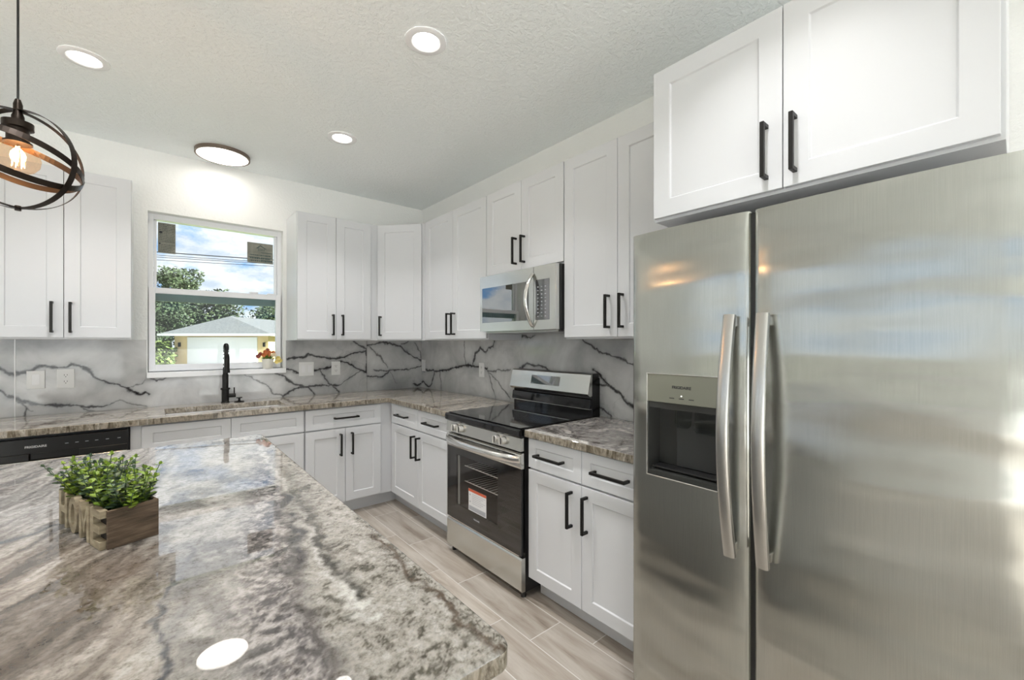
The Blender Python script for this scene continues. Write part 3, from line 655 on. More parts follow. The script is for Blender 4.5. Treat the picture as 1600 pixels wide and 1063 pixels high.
plate('white power outlet on the marble between the left light switch and the window', -2.605, 1.141, .080, .125, 'outlet')
plate('wide white double light switch just right of the window', -1.135, 1.147, .122, .122, 'double')
plate('white power outlet right of the double light switch, under the two door cabinet', -.884, 1.144, .078, .124, 'outlet')
plate('narrow looking white wall plate on the range wall beside the room corner', -.062, 1.142, .072, .118, 'switch', 'right')
plate('white power outlet on the range wall left of the range', -1.092, 1.144, .075, .122, 'outlet', 'right')

# ================================================================== range (local: x along the wall to the right, -y into the room)
r_ = empty('electric_range', (-.012, -1.606, 0), RR); RW = .753
bx0, bx1, bz0, bz1 = .100, .560, .310, .680
MB().box(.004, bx0, -.630, -.0, .035, .895).box(bx1, RW-.004, -.630, -.0, .035, .895).box(bx0, bx1, -.630, -.0, .035, bz0).box(bx0, bx1, -.630, -.0, bz1, .895).box(bx0, bx1, -.20, -.0, bz0, bz1).build('body', blackplastic, r_)
for x_ in (.03, RW-.03): MB().cyl((x_, -.62, 0), .014, .036).build('foot', blackplastic, r_)
bm = MB().prism([(-.668, .868), (-.676, .876), (-.676, .905), (-.668, .913), (-.615, .918), (-.06, .918), (-.06, .896), (-.64, .896), (-.64, .868)][::-1], 0, RW, 'x')
bm.build('cooktop', blackgloss, r_, .002)
MB().box(.012, RW-.012, -.655, -.075, .918, .9195).build('cooktop_glass', simple('ceramic_glass', (.02, .02, .021), .05, IOR=1.7), r_)
MB().prism([(-.640, .795), (-.668, .795), (-.660, .867), (-.640, .867)], .002, RW-.002, 'x').build('control_panel', steel, r_, .003)
knobm = simple('knob_steel', (.72, .70, .66), .32, .85)
for x_ in (.118, .180, .548, .606):
    k = MB().lathe((x_, 0, .833), [(0, -.690), (.0195, -.690), (.0215, -.685), (.0215, -.668), (.024, -.664), (0, -.660)][::-1], 24, 0, 'y').build('knob', knobm, r_)
    MB().box(x_-.004, x_+.004, -.700, -.689, .812, .854).build('grip', knobm, k, .002)
    MB().box(x_+.0045, x_+.0075, -.6935, -.690, .815, .851).build('pointer', blackplastic, k)
bm = MB().prism([(-.640, .700), (-.660, .700), (-.664, .712), (-.664, .775), (-.652, .785), (-.640, .785)], .002, RW-.002, 'x')
dr = bm.build('oven_door', steel, r_, .002)
bm = MB()
for x0, x1 in ((.03, .14), (.165, .19), (.22, .36), (.385, .52), (.545, .57), (.60, .70)): bm.box(x0, x1, -.6655, -.66, .766, .772)
for x0, x1 in ((.10, .30), (.33, .45), (.48, .60)): bm.box(x0, x1, -.6655, -.66, .742, .747)
bm.build('vent_slots', darkhole, dr)
# glass front with see-through window and cavity
zg0, zg1 = .236, .700
wx0, wx1, wz0, wz1 = .115, .545, .335, .655
bm = MB().box(.003, wx0, -.6585, -.648, zg0, zg1).box(wx1, RW-.003, -.6585, -.648, zg0, zg1).box(wx0, wx1, -.6585, -.648, zg0, wz0).box(wx0, wx1, -.6585, -.648, wz1, zg1)
bm.build('door_frame', blackgloss, dr)
MB().box(.003, RW-.003, -.664, -.6605, zg0, zg1).build('glass', oven_glass, dr)
cav = simple('oven_enamel', (.10, .085, .075), .5)
bm = MB().box(wx0-.01, wx1+.01, -.6475, -.22, wz0-.02, wz1+.02, skip='f'); o = bm.build('oven_cavity', cav, r_); o.data.flip_normals()
MB().box(wx0+.0, wx0+.012, -.6475, -.640, wz0, wz1).build('window_seal', simple('seal_grey', (.5, .5, .5), .3), dr)
for zz in (.475, .575):
    bm = MB(); bm.tube([(wx0+.01, -.60, zz), (wx1-.01, -.60, zz)], .0032, 8)
    for k in range(12): bm.tube([(wx0+.02+k*.036, -.60, zz), (wx0+.02+k*.036, -.26, zz)], .0016, 6)
    bm.build('oven_rack', rackm, r_)
pts = [(x_, -.664-.052*math.sin(PI*min(1, max(0, t_)))**.55 if 0 < t_ < 1 else -.664, .752-.004*math.sin(PI*t_)) for t_ in np.linspace(0, 1, 25) for x_ in [.012+t_*(RW-.024)]]
MB().sweep(pts, [(.013*math.cos(a), .021*math.sin(a)) for a in np.linspace(0, 2*PI, 13)[:-1]]).build('door_handle', chrome, dr)
st_ = empty('warning_label', (0, 0, 0)); bpy.data.objects.remove(st_)
o = MB().box(.262, .445, -.6652, -.6645, .345, .478).build('warning_label', sticker_white, dr)
MB().box(.262, .445, -.6658, -.6652, .462, .478).build('red_band', sticker_red, o)
bm = MB()
for k in range(6): bm.box(.300, .435-.02*(k % 3), -.6656, -.6651, .448-k*.011, .4505-k*.011)
for zc in (.443, .400): bm.cyl((.279, -.6656, zc), .006, .0005, 'y', 12)
bm.build('print', sticker_grey, o)
MB().box(.268, .438, -.6656, -.6651, .350, .376).build('grey_band', sticker_grey, o)
text('brand_logo', 'FRIGIDAIRE', .012, sticker_grey, dr, (.345, -.6646, .300), (PI/2, 0, 0))
MB().prism([(-.630, .040), (-.654, .040), (-.661, .050), (-.661, .212), (-.652, .222), (-.630, .222)], .002, RW-.002, 'x').build('storage_drawer', steel, r_, .002)
MB().box(.03, RW-.03, -.655, -.64, .226, .231).build('drawer_lip', chrome, r_)
# back guard
bm = MB().box(.0, RW, -.075, -.0, .905, 1.155).build('backguard', blackgloss, r_, .004)
MB().prism([(-.0755, 1.180), (-.080, 1.184), (-.090, 1.176), (-.118, 1.058), (-.112, 1.050), (-.096, 1.040), (-.0755, 1.044)], .0, RW, 'x').build('control_console', steel, r_, .0015)
MB().box(.0, RW, -.0755, -.01, 1.156, 1.182).build('console_top', blackplastic, r_, .003)
MB().prism([(-.0755, 1.028), (-.090, 1.022), (-.098, .965), (-.0755, .965)], .004, RW-.004, 'x').build('guard_rail', blackgloss, r_, .002)
MB().box(.004, RW-.004, -.0990, -.0755, .961, .9645).build('guard_trim', steel, r_)
ds = MB(); dx0, dx1 = .225, .500
def cpt(x_, z_, off): 
    t_ = (z_-1.058)/(1.176-1.058); return (x_, -.118+t_*.028-off, z_)
ds.add([cpt(dx0, 1.090, .001), cpt(dx1, 1.090, .001), cpt(dx1, 1.150, .001), cpt(dx0, 1.150, .001)], [(0, 1, 2, 3)])
ds.build('display', display, r_)
tag(r_, 'freestanding stainless electric range with black glass cooktop', 'oven')

# ================================================================== microwave
m_ = empty('microwave', (-.001, -1.607, 1.455), RR); MW = .745; MH = .382
MB().box(.004, MW+.004, -.372, -.0, .0, MH).build('body', blackplastic, m_, .003)
MB().box(.02, MW-.02, -.36, -.05, -.012, -.0005).build('bottom_vent', steel_dark, m_)
# door with window hole
dxr = .556
g0, g1, h0, h1 = .028, .512, .060, .300
bm = MB().box(.0, g0, -.402, -.374, .0, MH).box(g1, dxr-.001, -.402, -.374, .0, MH).box(g0, g1, -.402, -.374, .0, h0).box(g0, g1, -.402, -.374, h1, MH)
dr = bm.build('door', steel, m_)
MB().box(g0, g1, -.4025, -.3995, h0, h1).build('window_glass', mw_glass, dr)
MB().box(g0+.001, g1-.001, -.384, -.376, h0+.001, h1-.001).build('inner_screen', gapdark, dr)
bm = MB().box(dxr+.001, MW, -.402, -.374, .0, MH); cp = bm.build('control_section', steel, m_, .002)
MB().box(dxr+.02, dxr+.135, -.4035, -.402, .058, .300).build('keypad', display, cp, .002)
bm = MB()
for i in range(3):
    for j in range(9): bm.box(dxr+.034+i*.032, dxr+.046+i*.032, -.4042, -.4036, .078+j*.022, .082+j*.022)
bm.build('key_marks', sticker_grey, cp)
hp = [(dxr-.008, -.402-.062*math.sin(PI*t_)**.8 if 0 < t_ < 1 else -.402, .020+t_*.322) for t_ in np.linspace(0, 1, 25)]
MB().sweep(hp, [(.014*math.cos(a), .008*math.sin(a)) for a in np.linspace(0, 2*PI, 13)[:-1]], up=(0, 1, 0)).build('door_handle', chrome, dr)
tag(m_, 'stainless over-the-range microwave with curved handle', 'microwave')

# ================================================================== refrigerator (local x along wall, -y into room)
FX0 = -3.122
fr = empty('refrigerator', (-.02, FX0, 0), RR); FW = .965; FT = 1.775; sm = .4165
MB().box(.006, FW-.006, -.700, -.0, .02, FT-.012).build('case', simple('fridge_case', (.22, .22, .22), .5, .3), fr, .004)
def door_shell(name, x0, x1, hole=None):
    zs = sorted(set([.06, .075, .9, 1.3, FT-.01, FT]+([hole[2], hole[3]] if hole else [])+list(np.linspace(.06, FT, 12))))
    xs = sorted(set([x0, x0+.003, x0+.008, x0+.016, x1-.016, x1-.008, x1-.003, x1]+list(np.linspace(x0+.016, x1-.016, 14))+([hole[0], hole[1]] if hole else [])))
    def prof(x):
        e_ = min(x-x0, x1-x); c = .5*(x0+x1); b_ = .012*(1-((x-c)/((x1-x0)/2))**2)
        rr = .016; ed = 0 if e_ >= rr else rr-math.sqrt(max(0, rr*rr-(rr-e_)**2))
        return -.770-b_+ed
    bm = MB(); nx = len(xs)
    V = [(x, prof(x), z) for z in zs for x in xs]; F = []
    for j in range(len(zs)-1):
        for i in range(nx-1):
            xc = (xs[i]+xs[i+1])/2; zc = (zs[j]+zs[j+1])/2
            if hole and hole[0] < xc < hole[1] and hole[2] < zc < hole[3]: continue
            F.append((j*nx+i, j*nx+i+1, (j+1)*nx+i+1, (j+1)*nx+i))
    bm.add(V, F, 0, True)
    nz = len(zs)
    # back rectangle and rims
    for side, xx in ((0, x0), (1, x1)):
        y0 = prof(xx); bm.add([(xx, y0, zs[0]), (xx, -.705, zs[0]), (xx, -.705, zs[-1]), (xx, y0, zs[-1])], [(0, 1, 2, 3)])
    for zz in (zs[0], zs[-1]):
        bm.add([(x, prof(x), zz) for x in xs]+[(x, -.705, zz) for x in xs], [(i, i+1, nx+i+1, nx+i) for i in range(nx-1)])
    bm.add([(x0, -.705, zs[0]), (x1, -.705, zs[0]), (x1, -.705, zs[-1]), (x0, -.705, zs[-1])], [(3, 2, 1, 0)])
    return bm.build(name, steel_fr, fr), prof
hx0, hx1, hz0, hz1 = .076, .338, .905, 1.264
ld, pl = door_shell('freezer_door', 0, sm, (hx0, hx1, hz0, hz1)); rd, pr = door_shell('fridge_door', sm+.010, FW)
MB().box(.012, FW-.012, -.70, -.66, .0, .055).build('toe_grille', blackplastic, fr)
MB().box(sm-.004, sm+.014, -.755, -.701, .06, FT-.004).build('door_gasket', blackplastic, fr)
# dispenser
dp_ = MB(); yf = -.783; zc = 1.166; dep = .075
dp_.box(hx0-.001, hx1+.001, yf-.0005, yf+.03, zc, hz1+.001)
dq = dp_.build('dispenser_panel', olive, ld, .002)
text('brand_logo', 'FRIGIDAIRE', .0135, logo_dark, dq, (.205, yf-.0009, 1.222), (PI/2, 0, 0), bold=.0004)
for x_ in (.170, .205, .240): MB().box(x_-.009, x_+.009, yf-.0009, yf-.0004, 1.183, 1.186).build('button', logo_dark, dq)
pass; MB().cyl((.205, yf-.0012, 1.194), .0016, .0008, 'y', 10).build('indicator', leddot, dq)
dkg = simple('dispenser_dark', (.035, .036, .034), .16)
bm = MB()
a0, a1 = hx0, hx1
bm.box(a0-.001, a0+.004, yf, yf+dep, hz0, zc).box(a1-.004, a1+.001, yf, yf+dep, hz0, zc).box(a0, a1, yf+dep, yf+dep+.004, hz0, zc)
bm.prism([(yf+.001, hz0-.001), (yf+.001, hz0+.016), (yf+dep, hz0+.030), (yf+dep, hz0-.001)], a0+.002, a1-.002, 'x')
bm.box(a0+.002, a1-.002, yf+.004, yf+dep, zc-.022, zc-.0005)
cvx = bm.build('dispenser_niche', dkg, ld, .001)
MB().box(a0+.075, a1-.012, yf+dep-.010, yf+dep-.002, hz0+.03, zc-.03).build('back_plate', simple('glossy_charcoal', (.05, .052, .052), .06), cvx, .003)
for xa, xb, zz in ((a0+.080, a0+.140, 1.075), (a0+.150, a0+.235, 1.065)):
    bm = MB(); yq = yf+dep-.025
    bm.prism([(xa, zc-.024), (xa-.004, zz+.012), (xa+.006, zz), (xb-.016, zz), (xb-.005, zz+.012), (xb, zc-.024)][::-1], yq, yq+.006, 'y')
    bm.build('paddle', smoke, cvx, .001)
MB().box(a0+.012, a1-.012, yf+.012, yf+dep-.012, hz0+.024, hz0+.030).build('drip_tray', blackplastic, cvx, .002)
rim = [(hx0-.003, hz0-.003), (hx1+.003, hz0-.003), (hx1+.003, hz1+.003), (hx0-.003, hz1+.003)]
bm = MB(); t = .004
bm.box(hx0-.004, hx0, yf-.003, yf+.004, hz0-.004, hz1+.004).box(hx1, hx1+.004, yf-.003, yf+.004, hz0-.004, hz1+.004).box(hx0, hx1, yf-.003, yf+.004, hz0-.004, hz0).box(hx0, hx1, yf-.003, yf+.004, hz1, hz1+.004)
bm.build('dispenser_rim', chrome, ld, .0015)
def fhandle(xc, par, pf, lean):
    n_ = 30; P_ = []; sc_ = []
    for t_ in np.linspace(0, 1, n_):
        z_ = .725+t_*.735; bow = math.sin(PI*t_)
        P_.append((xc+lean*bow, pf(xc)-.028-.045*bow, z_))
    sec = [(.018*math.copysign(abs(math.cos(a))**.6, math.cos(a)), .011*math.copysign(abs(math.sin(a))**.6, math.sin(a))) for a in np.linspace(0, 2*PI, 21)[:-1]]
    # section's first axis must lie along local x
    h_ = MB().sweep(P_, sec, up=(0, 1, 0)).build('door_handle', steel_h, par)
    for z_ in (.745, 1.44): MB().box(xc-.010, xc+.010, pf(xc)-.022, pf(xc)+.002, z_-.014, z_+.014).build('handle_post', steel_h, h_, .002)
fhandle(.3715, ld, pl, -.003); fhandle(.4635, rd, pr, .003)
tag(fr, 'side-by-side brushed stainless refrigerator with ice and water dispenser', 'refrigerator')

# ================================================================== island
IX0, IX1, IY0, IY1 = -2.95, -1.745, -3.562, -1.585
top_t = .038
us = np.linspace(IX0, IX1, 330); vs = np.linspace(IY0, IY1, 540)
# rounded-corner clamp and eased edge through three rings: build top grid, rim handled by solidify + bevel
bmi = empty('island_countertop', (0, 0, 0))
def cmap(n_, stops):
    ps = [p for p, c in stops]; return np.stack([np.interp(n_, ps, [c[k] for p, c in stops]) for k in range(3)], -1)
def sg(v_, w_): return 1/(1+np.exp(-np.clip(v_/w_, -30, 30)))
def bands(U, V_):
    wx = (fbm(U*2.6, V_*2.6, 5, 31)-.5); wy = (fbm(U*2.6+7, V_*2.6+3, 5, 32)-.5)
    fx = (fbm(U*17, V_*17, 6, 41, gain=.62)-.5); fy = (fbm(U*17+3, V_*17+8, 6, 42, gain=.62)-.5)
    x = U+wx*.07+fx*.045; y = V_+wy*.07+fy*.045
    t = x-(-1.80+.15*(y+1.95))               # offset from the purple band, which drifts left towards the near edge
    m_ = .16+.80*np.clip(-1.97-x, 0, .5); s_ = x-m_*(y+2.7)
    st = fbm(s_*26, y*3.2, 6, 51, gain=.62); st2 = fbm(s_*60+3, y*9, 5, 52, gain=.6); st = np.clip((.6*st+.4*st2-.36)/.28, 0, 1)
    # A: taupe streaks
    A_ = cmap(st, [(0, (.10, .085, .07)), (.3, (.19, .16, .135)), (.55, (.27, .235, .20)), (.8, (.34, .30, .265)), (1, (.44, .41, .37))])
    A2 = cmap(st, [(0, (.17, .17, .175)), (.3, (.27, .26, .255)), (.6, (.37, .36, .35)), (1, (.50, .49, .475))])
    a_up = sg(V_+2.62+.9*(U+2.35)+wx*.3, .05)[:, None]; c = A_*(1-a_up)+A2*a_up
    # B: pale beige mottled
    nb = np.clip((fbm(x*15, y*11, 6, 61, gain=.6)-.34)/.32, 0, 1)
    B_ = cmap(nb, [(0, (.20, .19, .18)), (.25, (.31, .295, .275)), (.6, (.39, .375, .35)), (1, (.46, .44, .415))])
    b_ = sg(t+.205+.10*(y+3.0)+wy*.12, .018)[:, None]; c = c*(1-b_)+B_*b_
    # C: dark mauve-grey granular band
    nc = np.clip((fbm(x*64, y*54, 5, 71, gain=.74)-.37)/.26, 0, 1)
    C_ = cmap(nc, [(0, (.055, .05, .052)), (.3, (.15, .135, .135)), (.6, (.25, .225, .22)), (1, (.42, .39, .375))])
    wl = .030+.045*sg(-(y+2.75), .15)
    cm = (sg(t+wl+.02*fx, .012)*.92)[:, None]*sg(-(y+1.9), .12)[:, None]; c = c*(1-cm)+C_*cm
    # D: cream with olive flecks and thin curls
    nd = np.clip((.35*fbm(x*24, y*20, 5, 81, gain=.70)+.65*fbm(x*68+fx, y*60+fy, 5, 83, gain=.74)-.36)/.27, 0, 1)
    D_ = cmap(nd, [(0, (.085, .078, .06)), (.14, (.18, .165, .14)), (.3, (.30, .28, .25)), (.6, (.375, .35, .315)), (.8, (.34, .325, .30)), (1, (.45, .425, .39))])
    dm = sg(t-.034-.012*fx, .006)[:, None]; c = c*(1-dm)+D_*dm
    curl = np.clip(1-abs(fbm(x*9+fx*2, y*7+fy*2, 5, 91)-.5)*34, 0, 1)*np.clip((fbm(U*6, V_*6, 3, 92)-.42)*5, 0, 1)
    a = (curl*.7*(dm[:, 0]*.9+.25))[:, None]; c = c*(1-a)+np.array((.13, .11, .095))*a
    def put(pts, wd, col, amt, soft=1.6, jag=1.0, sd=0):
        nonlocal c
        d_, par = segdist(U+wx*.03+fx*.05*jag, V_+wy*.03+fy*.05*jag, pts)
        a = np.exp(-(d_/wd)**soft)*amt*np.clip(-.1+2.0*fbm(U*28, V_*28, 5, 200+sd+int(wd*3000), gain=.65), 0, 1.2)
        a = np.clip(a, 0, 1)[:, None]; c = c*(1-a)+np.array(col)*a
    put([(-1.80, -1.9), (-1.83, -2.25), (-1.842, -2.688), (-1.868, -2.947), (-1.895, -3.198), (-1.905, -3.30)], .010, (.55, .53, .50), 1.1)
    put([(-1.900, -3.26), (-1.895, -3.33), (-1.885, -3.36)], .012, (.58, .57, .54), 1.2)
    put([(-1.835, -2.60), (-1.845, -2.78), (-1.862, -3.0), (-1.878, -3.2), (-1.89, -3.28)], .011, (.075, .07, .06), 1.15, 2.0, 1.3)
    put([(-1.80, -2.3), (-1.83, -2.65), (-1.85, -2.95)], .022, (.15, .14, .12), .6, 1.6, 1.5, 5)
    put([(-1.765, -3.05), (-1.762, -3.25), (-1.775, -3.4), (-1.768, -3.50), (-1.775, -3.57)], .008, (.10, .075, .055), 1.1, 2, 1.4)
    put([(-1.87, -2.62), (-1.90, -2.85), (-1.915, -3.0), (-1.94, -3.1)], .018, (.07, .068, .072), 1.0, 1.6, 1.6)
    put([(-1.93, -3.05), (-1.955, -3.2), (-1.975, -3.35), (-1.99, -3.5)], .016, (.08, .07, .068), .8, 1.6, 1.6)
    put([(-2.10, -2.88), (-2.125, -2.95), (-2.145, -3.02), (-2.167, -3.113), (-2.171, -3.16), (-2.155, -3.21), (-2.16, -3.27), (-2.19, -3.4)], .006, (.08, .082, .09), 1.2, 2, 1.2)
    put([(-2.10, -2.86), (-2.12, -2.95), (-2.13, -3.10), (-2.14, -3.2)], .030, (.19, .185, .185), .8)
    put([(-2.27, -2.42), (-2.332, -2.464), (-2.382, -2.512), (-2.46, -2.56), (-2.55, -2.66)], .014, (.12, .13, .14), .95, 1.6, 1.5)
    put([(-2.15, -2.76), (-2.183, -2.84), (-2.207, -2.90), (-2.247, -2.98), (-2.303, -3.08), (-2.40, -3.25)], .014, (.10, .075, .055), .8, 1.6, 1.4)
    put([(-2.22, -2.80), (-2.28, -2.92), (-2.36, -3.06)], .030, (.13, .105, .085), .6, 1.6, 1.4)
    put([(-2.45, -1.95), (-2.60, -2.12)], .010, (.16, .13, .12), .9, 1.6, 1.4)
    return np.clip(c*.88, 0, 1)
def island_top():
    R_ = .025
    # one closed mesh: dense top grid + rounded rim rings down to the underside
    nu, nv = len(us), len(vs)
    U, V_ = np.meshgrid(us, vs); e_ = .006
    P = np.stack([U, V_, np.full_like(U, CT)], -1).reshape(-1, 3)
    idx = np.arange(nu*nv).reshape(nv, nu); f = np.stack([idx[:-1, :-1], idx[:-1, 1:], idx[1:, 1:], idx[1:, :-1]], -1).reshape(-1, 4).tolist()
    loop = list(idx[0, :])+list(idx[1:, -1])+list(idx[-1, -2::-1])+list(idx[-2:0:-1, 0])
    # squeeze the top grid inward to give rounded plan corners
    xmin, xmax, ymin, ymax = us[0], us[-1], vs[0], vs[-1]
    def rounded(px, py, grow):
        cx0, cx1, cy0, cy1 = xmin+R_, xmax-R_, ymin+R_, ymax-R_
        qx = np.clip(px, cx0, cx1); qy = np.clip(py, cy0, cy1); dx, dy = px-qx, py-qy; mx_ = np.maximum(abs(dx), abs(dy)); l_ = np.hypot(dx, dy)
        k_ = np.where(l_ > 1e-9, (mx_)/np.maximum(l_, 1e-9), 1); dx, dy = dx*k_, dy*k_; l2 = np.hypot(dx, dy)
        g2 = np.where(l2 > 1e-9, (l2+grow*(l2/R_))/np.maximum(l2, 1e-9), 1)
        return qx+dx*g2, qy+dy*g2
    P[:, 0], P[:, 1] = rounded(P[:, 0], P[:, 1], -e_)
    verts = P.tolist(); prev = loop; lp = np.array([[us[0], 0]])
    LU = U.ravel()[loop]; LV = V_.ravel()[loop]
    jit = np.array([ (mnoise.noise(Vector((float(a)*45, float(b_)*45, 0)))) for a, b_ in zip(LU, LV)])
    rings = [(-.0028, -.0014), (0, -.006), (0, -.012), (0, -.018), (0, -.024), (0, -.032), (-.0028, -.0366), (-e_, -.038)]
    allU, allV = [U.ravel()], [V_.ravel()]
    for gi, (gr, dz) in enumerate(rings):
        x_, y_ = rounded(LU, LV, gr); base_i = len(verts)
        jj = jit*.0012*(1 if 0 < gi < 7 else .3)
        cxm, cym = (xmin+xmax)/2, (ymin+ymax)/2
        verts += [[float(a+np.sign(a-cxm)*j if abs(abs(a-cxm)-(xmax-xmin)/2) < .02 else a), float(b_+np.sign(b_-cym)*j if abs(abs(b_-cym)-(ymax-ymin)/2) < .02 else b_), CT+dz] for a, b_, j in zip(x_, y_, jj)]
        cur = list(range(base_i, base_i+len(loop))); n_ = len(loop)
        for i in range(n_): f.append([prev[i], cur[i], cur[(i+1) % n_], prev[(i+1) % n_]])
        prev = cur; allU.append(LU+dz*.9); allV.append(LV+dz*.9)
    f.append(prev[::-1][::-1])
    me = bpy.data.meshes.new('island_countertop'); me.from_pydata([list(map(float, p)) for p in verts], [], f); me.materials.append(granite_isl); me.materials.append(granite_edge)
    k0 = (nu-1)*(nv-1)+2*len(loop); me.polygons.foreach_set('material_index', [0]*k0+[1]*(len(f)-k0))
    col = bands(np.concatenate(allU), np.concatenate(allV))
    at = me.color_attributes.new('stone', 'FLOAT_COLOR', 'POINT'); at.data.foreach_set('color', np.concatenate([col, np.ones((len(col), 1))], 1).astype(np.float32).ravel())
    me.polygons.foreach_set('use_smooth', [True]*len(me.polygons)); me.polygons[len(me.polygons)-1].use_smooth = False
    me.update(); o = bpy.data.objects.new('island_countertop', me); COL.objects.link(o); return o
bpy.data.objects.remove(bmi)
tag(island_top(), 'large polished beige and grey granite island countertop in the foreground', 'countertop')
isl = empty('island_cabinet', (-2.35, -2.55, 0))
isl_m = simple('island_grey_paint', (.30, .30, .29), .5)
MB().box(-.565, .565, -.67, .93, .10, .875).build('cabinet_body', isl_m, isl, .002)
MB().box(-.50, .50, -.64, .86, 0, .10).build('toe_kick', isl_m, isl)
tag(isl, 'island base cabinet under the large granite top', 'cabinet')

# ------------------------------------------------------------------ HOME planter
pa = math.radians(19.0)
pl_ = empty('wooden_planter_box', (-2.245, -2.757, CT+.0005), pa); PW, PL, PH = .093, .300, .086
t = .007
bm = MB().box(0, PW, 0, t, 0, PH).box(0, PW, PL-t, PL, 0, PH).box(PW-t, PW, t, PL-t, 0, PH).box(t, PW-t, t, PL-t, 0, .006)
bm.build('box', crate, pl_, .001)
MB().box(.0045, .0085, t, PL-t, 0, PH*.93).build('inner_panel', simple('dark_gap_panel', (.03, .02, .013), .8), pl_)  # near-black panel: the darkness of the letter gaps is painted into its colour
def poly_letter(name, polys, y0, wd):
    bm = MB()
    for pg in polys:
        bm.prism([(y0-p*wd, q*PH) for p, q in pg], -.010, .0035, 'x')
    o = bm.build(name, letterw, pl_, .0006); o['label'] = 'pale wooden letter ' + name[-1].upper(); return o
def rect(a, b_, c, d_): return [(a, c), (b_, c), (b_, d_), (a, d_)]
S = .35; LWd = .061; stp = PL/4
# local y runs away from the viewer, so the first letter sits at the far end
ys0 = [PL-.004-k*stp for k in range(4)]
poly_letter('letter_h', [rect(0, .27, 0, 1), rect(.73, 1, 0, 1), rect(.27, .73, .40, .60)], ys0[0], LWd)
bm = MB(); n_ = 28
outer = [(.5+.5*math.cos(a), .5+.52*math.sin(a)) for a in np.linspace(0, 2*PI, n_+1)[:-1]]; inner = [(.5+.24*math.cos(a), .5+.31*math.sin(a)) for a in np.linspace(0, 2*PI, n_+1)[:-1]]
V = []
for xx in (-.010, .0035):
    for lst in (outer, inner): V += [(xx, ys0[1]-p*LWd, q*PH) for p, q in lst]
F = []
for i in range(n_):
    j = (i+1) % n_; F += [(i, j, n_+j, n_+i), (2*n_+j, 2*n_+i, 3*n_+i, 3*n_+j), (j, i, 2*n_+i, 2*n_+j), (n_+i, n_+j, 3*n_+j, 3*n_+i)]
bm.add(V, F); o = bm.build('letter_o', letterw, pl_); o['label'] = 'pale wooden letter O'
poly_letter('letter_m', [rect(0, .22, 0, 1), rect(.78, 1, 0, 1), [(.22, 1), (.22, .70), (.5, .18), (.5, .50)], [(.5, .50), (.5, .18), (.78, .70), (.78, 1)]], ys0[2], LWd+.004)
poly_letter('letter_e', [rect(0, .32, 0, 1), rect(.32, 1, 0, .2), rect(.32, .92, .40, .60), rect(.32, 1, .8, 1)], ys0[3], LWd)
tag(pl_, 'rustic wooden planter box with cut out HOME letters on the island', 'planter')
pf = empty('potted_plant', (-2.245, -2.757, CT+.0075), pa)
bm = MB().box(.009, PW-.009, .009, PL-.009, 0, .062); bm.build('soil', simple('moss_soil', (.03, .025, .015), .95), pf)
rr = random.Random(4); lv = MB(); stem = MB()
def leaf(mb, p, d_, up, ln, wd, mi):
    d_ = d_.normalized(); s_ = d_.cross(up); s_ = s_.normalized() if s_.length > 1e-3 else Vector((1, 0, 0)); nrm = s_.cross(d_)
    a = p; pts = [a, a+d_*ln*.3+s_*wd*.42+nrm*.001, a+d_*ln*.68+s_*wd*.5+nrm*.0012, a+d_*ln-nrm*.001, a+d_*ln*.68-s_*wd*.5+nrm*.0012, a+d_*ln*.3-s_*wd*.42+nrm*.001, a+d_*ln*.5-nrm*.0006]
    mb.add(pts, [(0, 1, 6), (1, 2, 6), (2, 3, 6), (3, 4, 6), (4, 5, 6), (5, 0, 6)], mi, True)
for k in range(115):
    bx = rr.uniform(.012, PW-.012); by = rr.uniform(.012, PL-.012)
    p = Vector((bx, by, .055)); out = Vector(((bx-PW/2)*14+rr.uniform(-.4, .4), (by-PL/2)*2.6+rr.uniform(-.4, .4), rr.uniform(1.0, 2.0))).normalized()
    ln = rr.uniform(.055, .105)*(1.12 if k % 6 == 0 else 1); nseg = 7; pts = [p.copy()]; dv = out.copy()
    for q in range(nseg):
        dv = (dv+Vector((rr.uniform(-.12, .12), rr.uniform(-.12, .12), .03))).normalized(); pts.append(pts[-1]+dv*ln/nseg)
    stem.tube(pts, .0009, 4, cap=False)
    dark = 1 if rr.random() < .35 else 0
    for q in range(1, nseg+1):
        side = Vector((math.cos(q*1.57+k), math.sin(q*1.57+k), .25)); sz = rr.uniform(.017, .025)*(1.08-.58*q/nseg)
        for s_ in (1, -1):
            dd = Vector((side.x*s_, side.y*s_, rr.uniform(.1, .7))); leaf(lv, pts[q], dd, Vector((0, 0, 1)), sz*1.15, sz*.95, dark)
    leaf(lv, pts[-1], dv, Vector((.3, .5, .2)), .011, .007, dark)
stem.build('stems', leafdk, pf); lo = lv.build('leaves', [leafm, leafdk], pf)
tag(pf, 'small leaved green artificial plant filling the wooden box', 'plant')

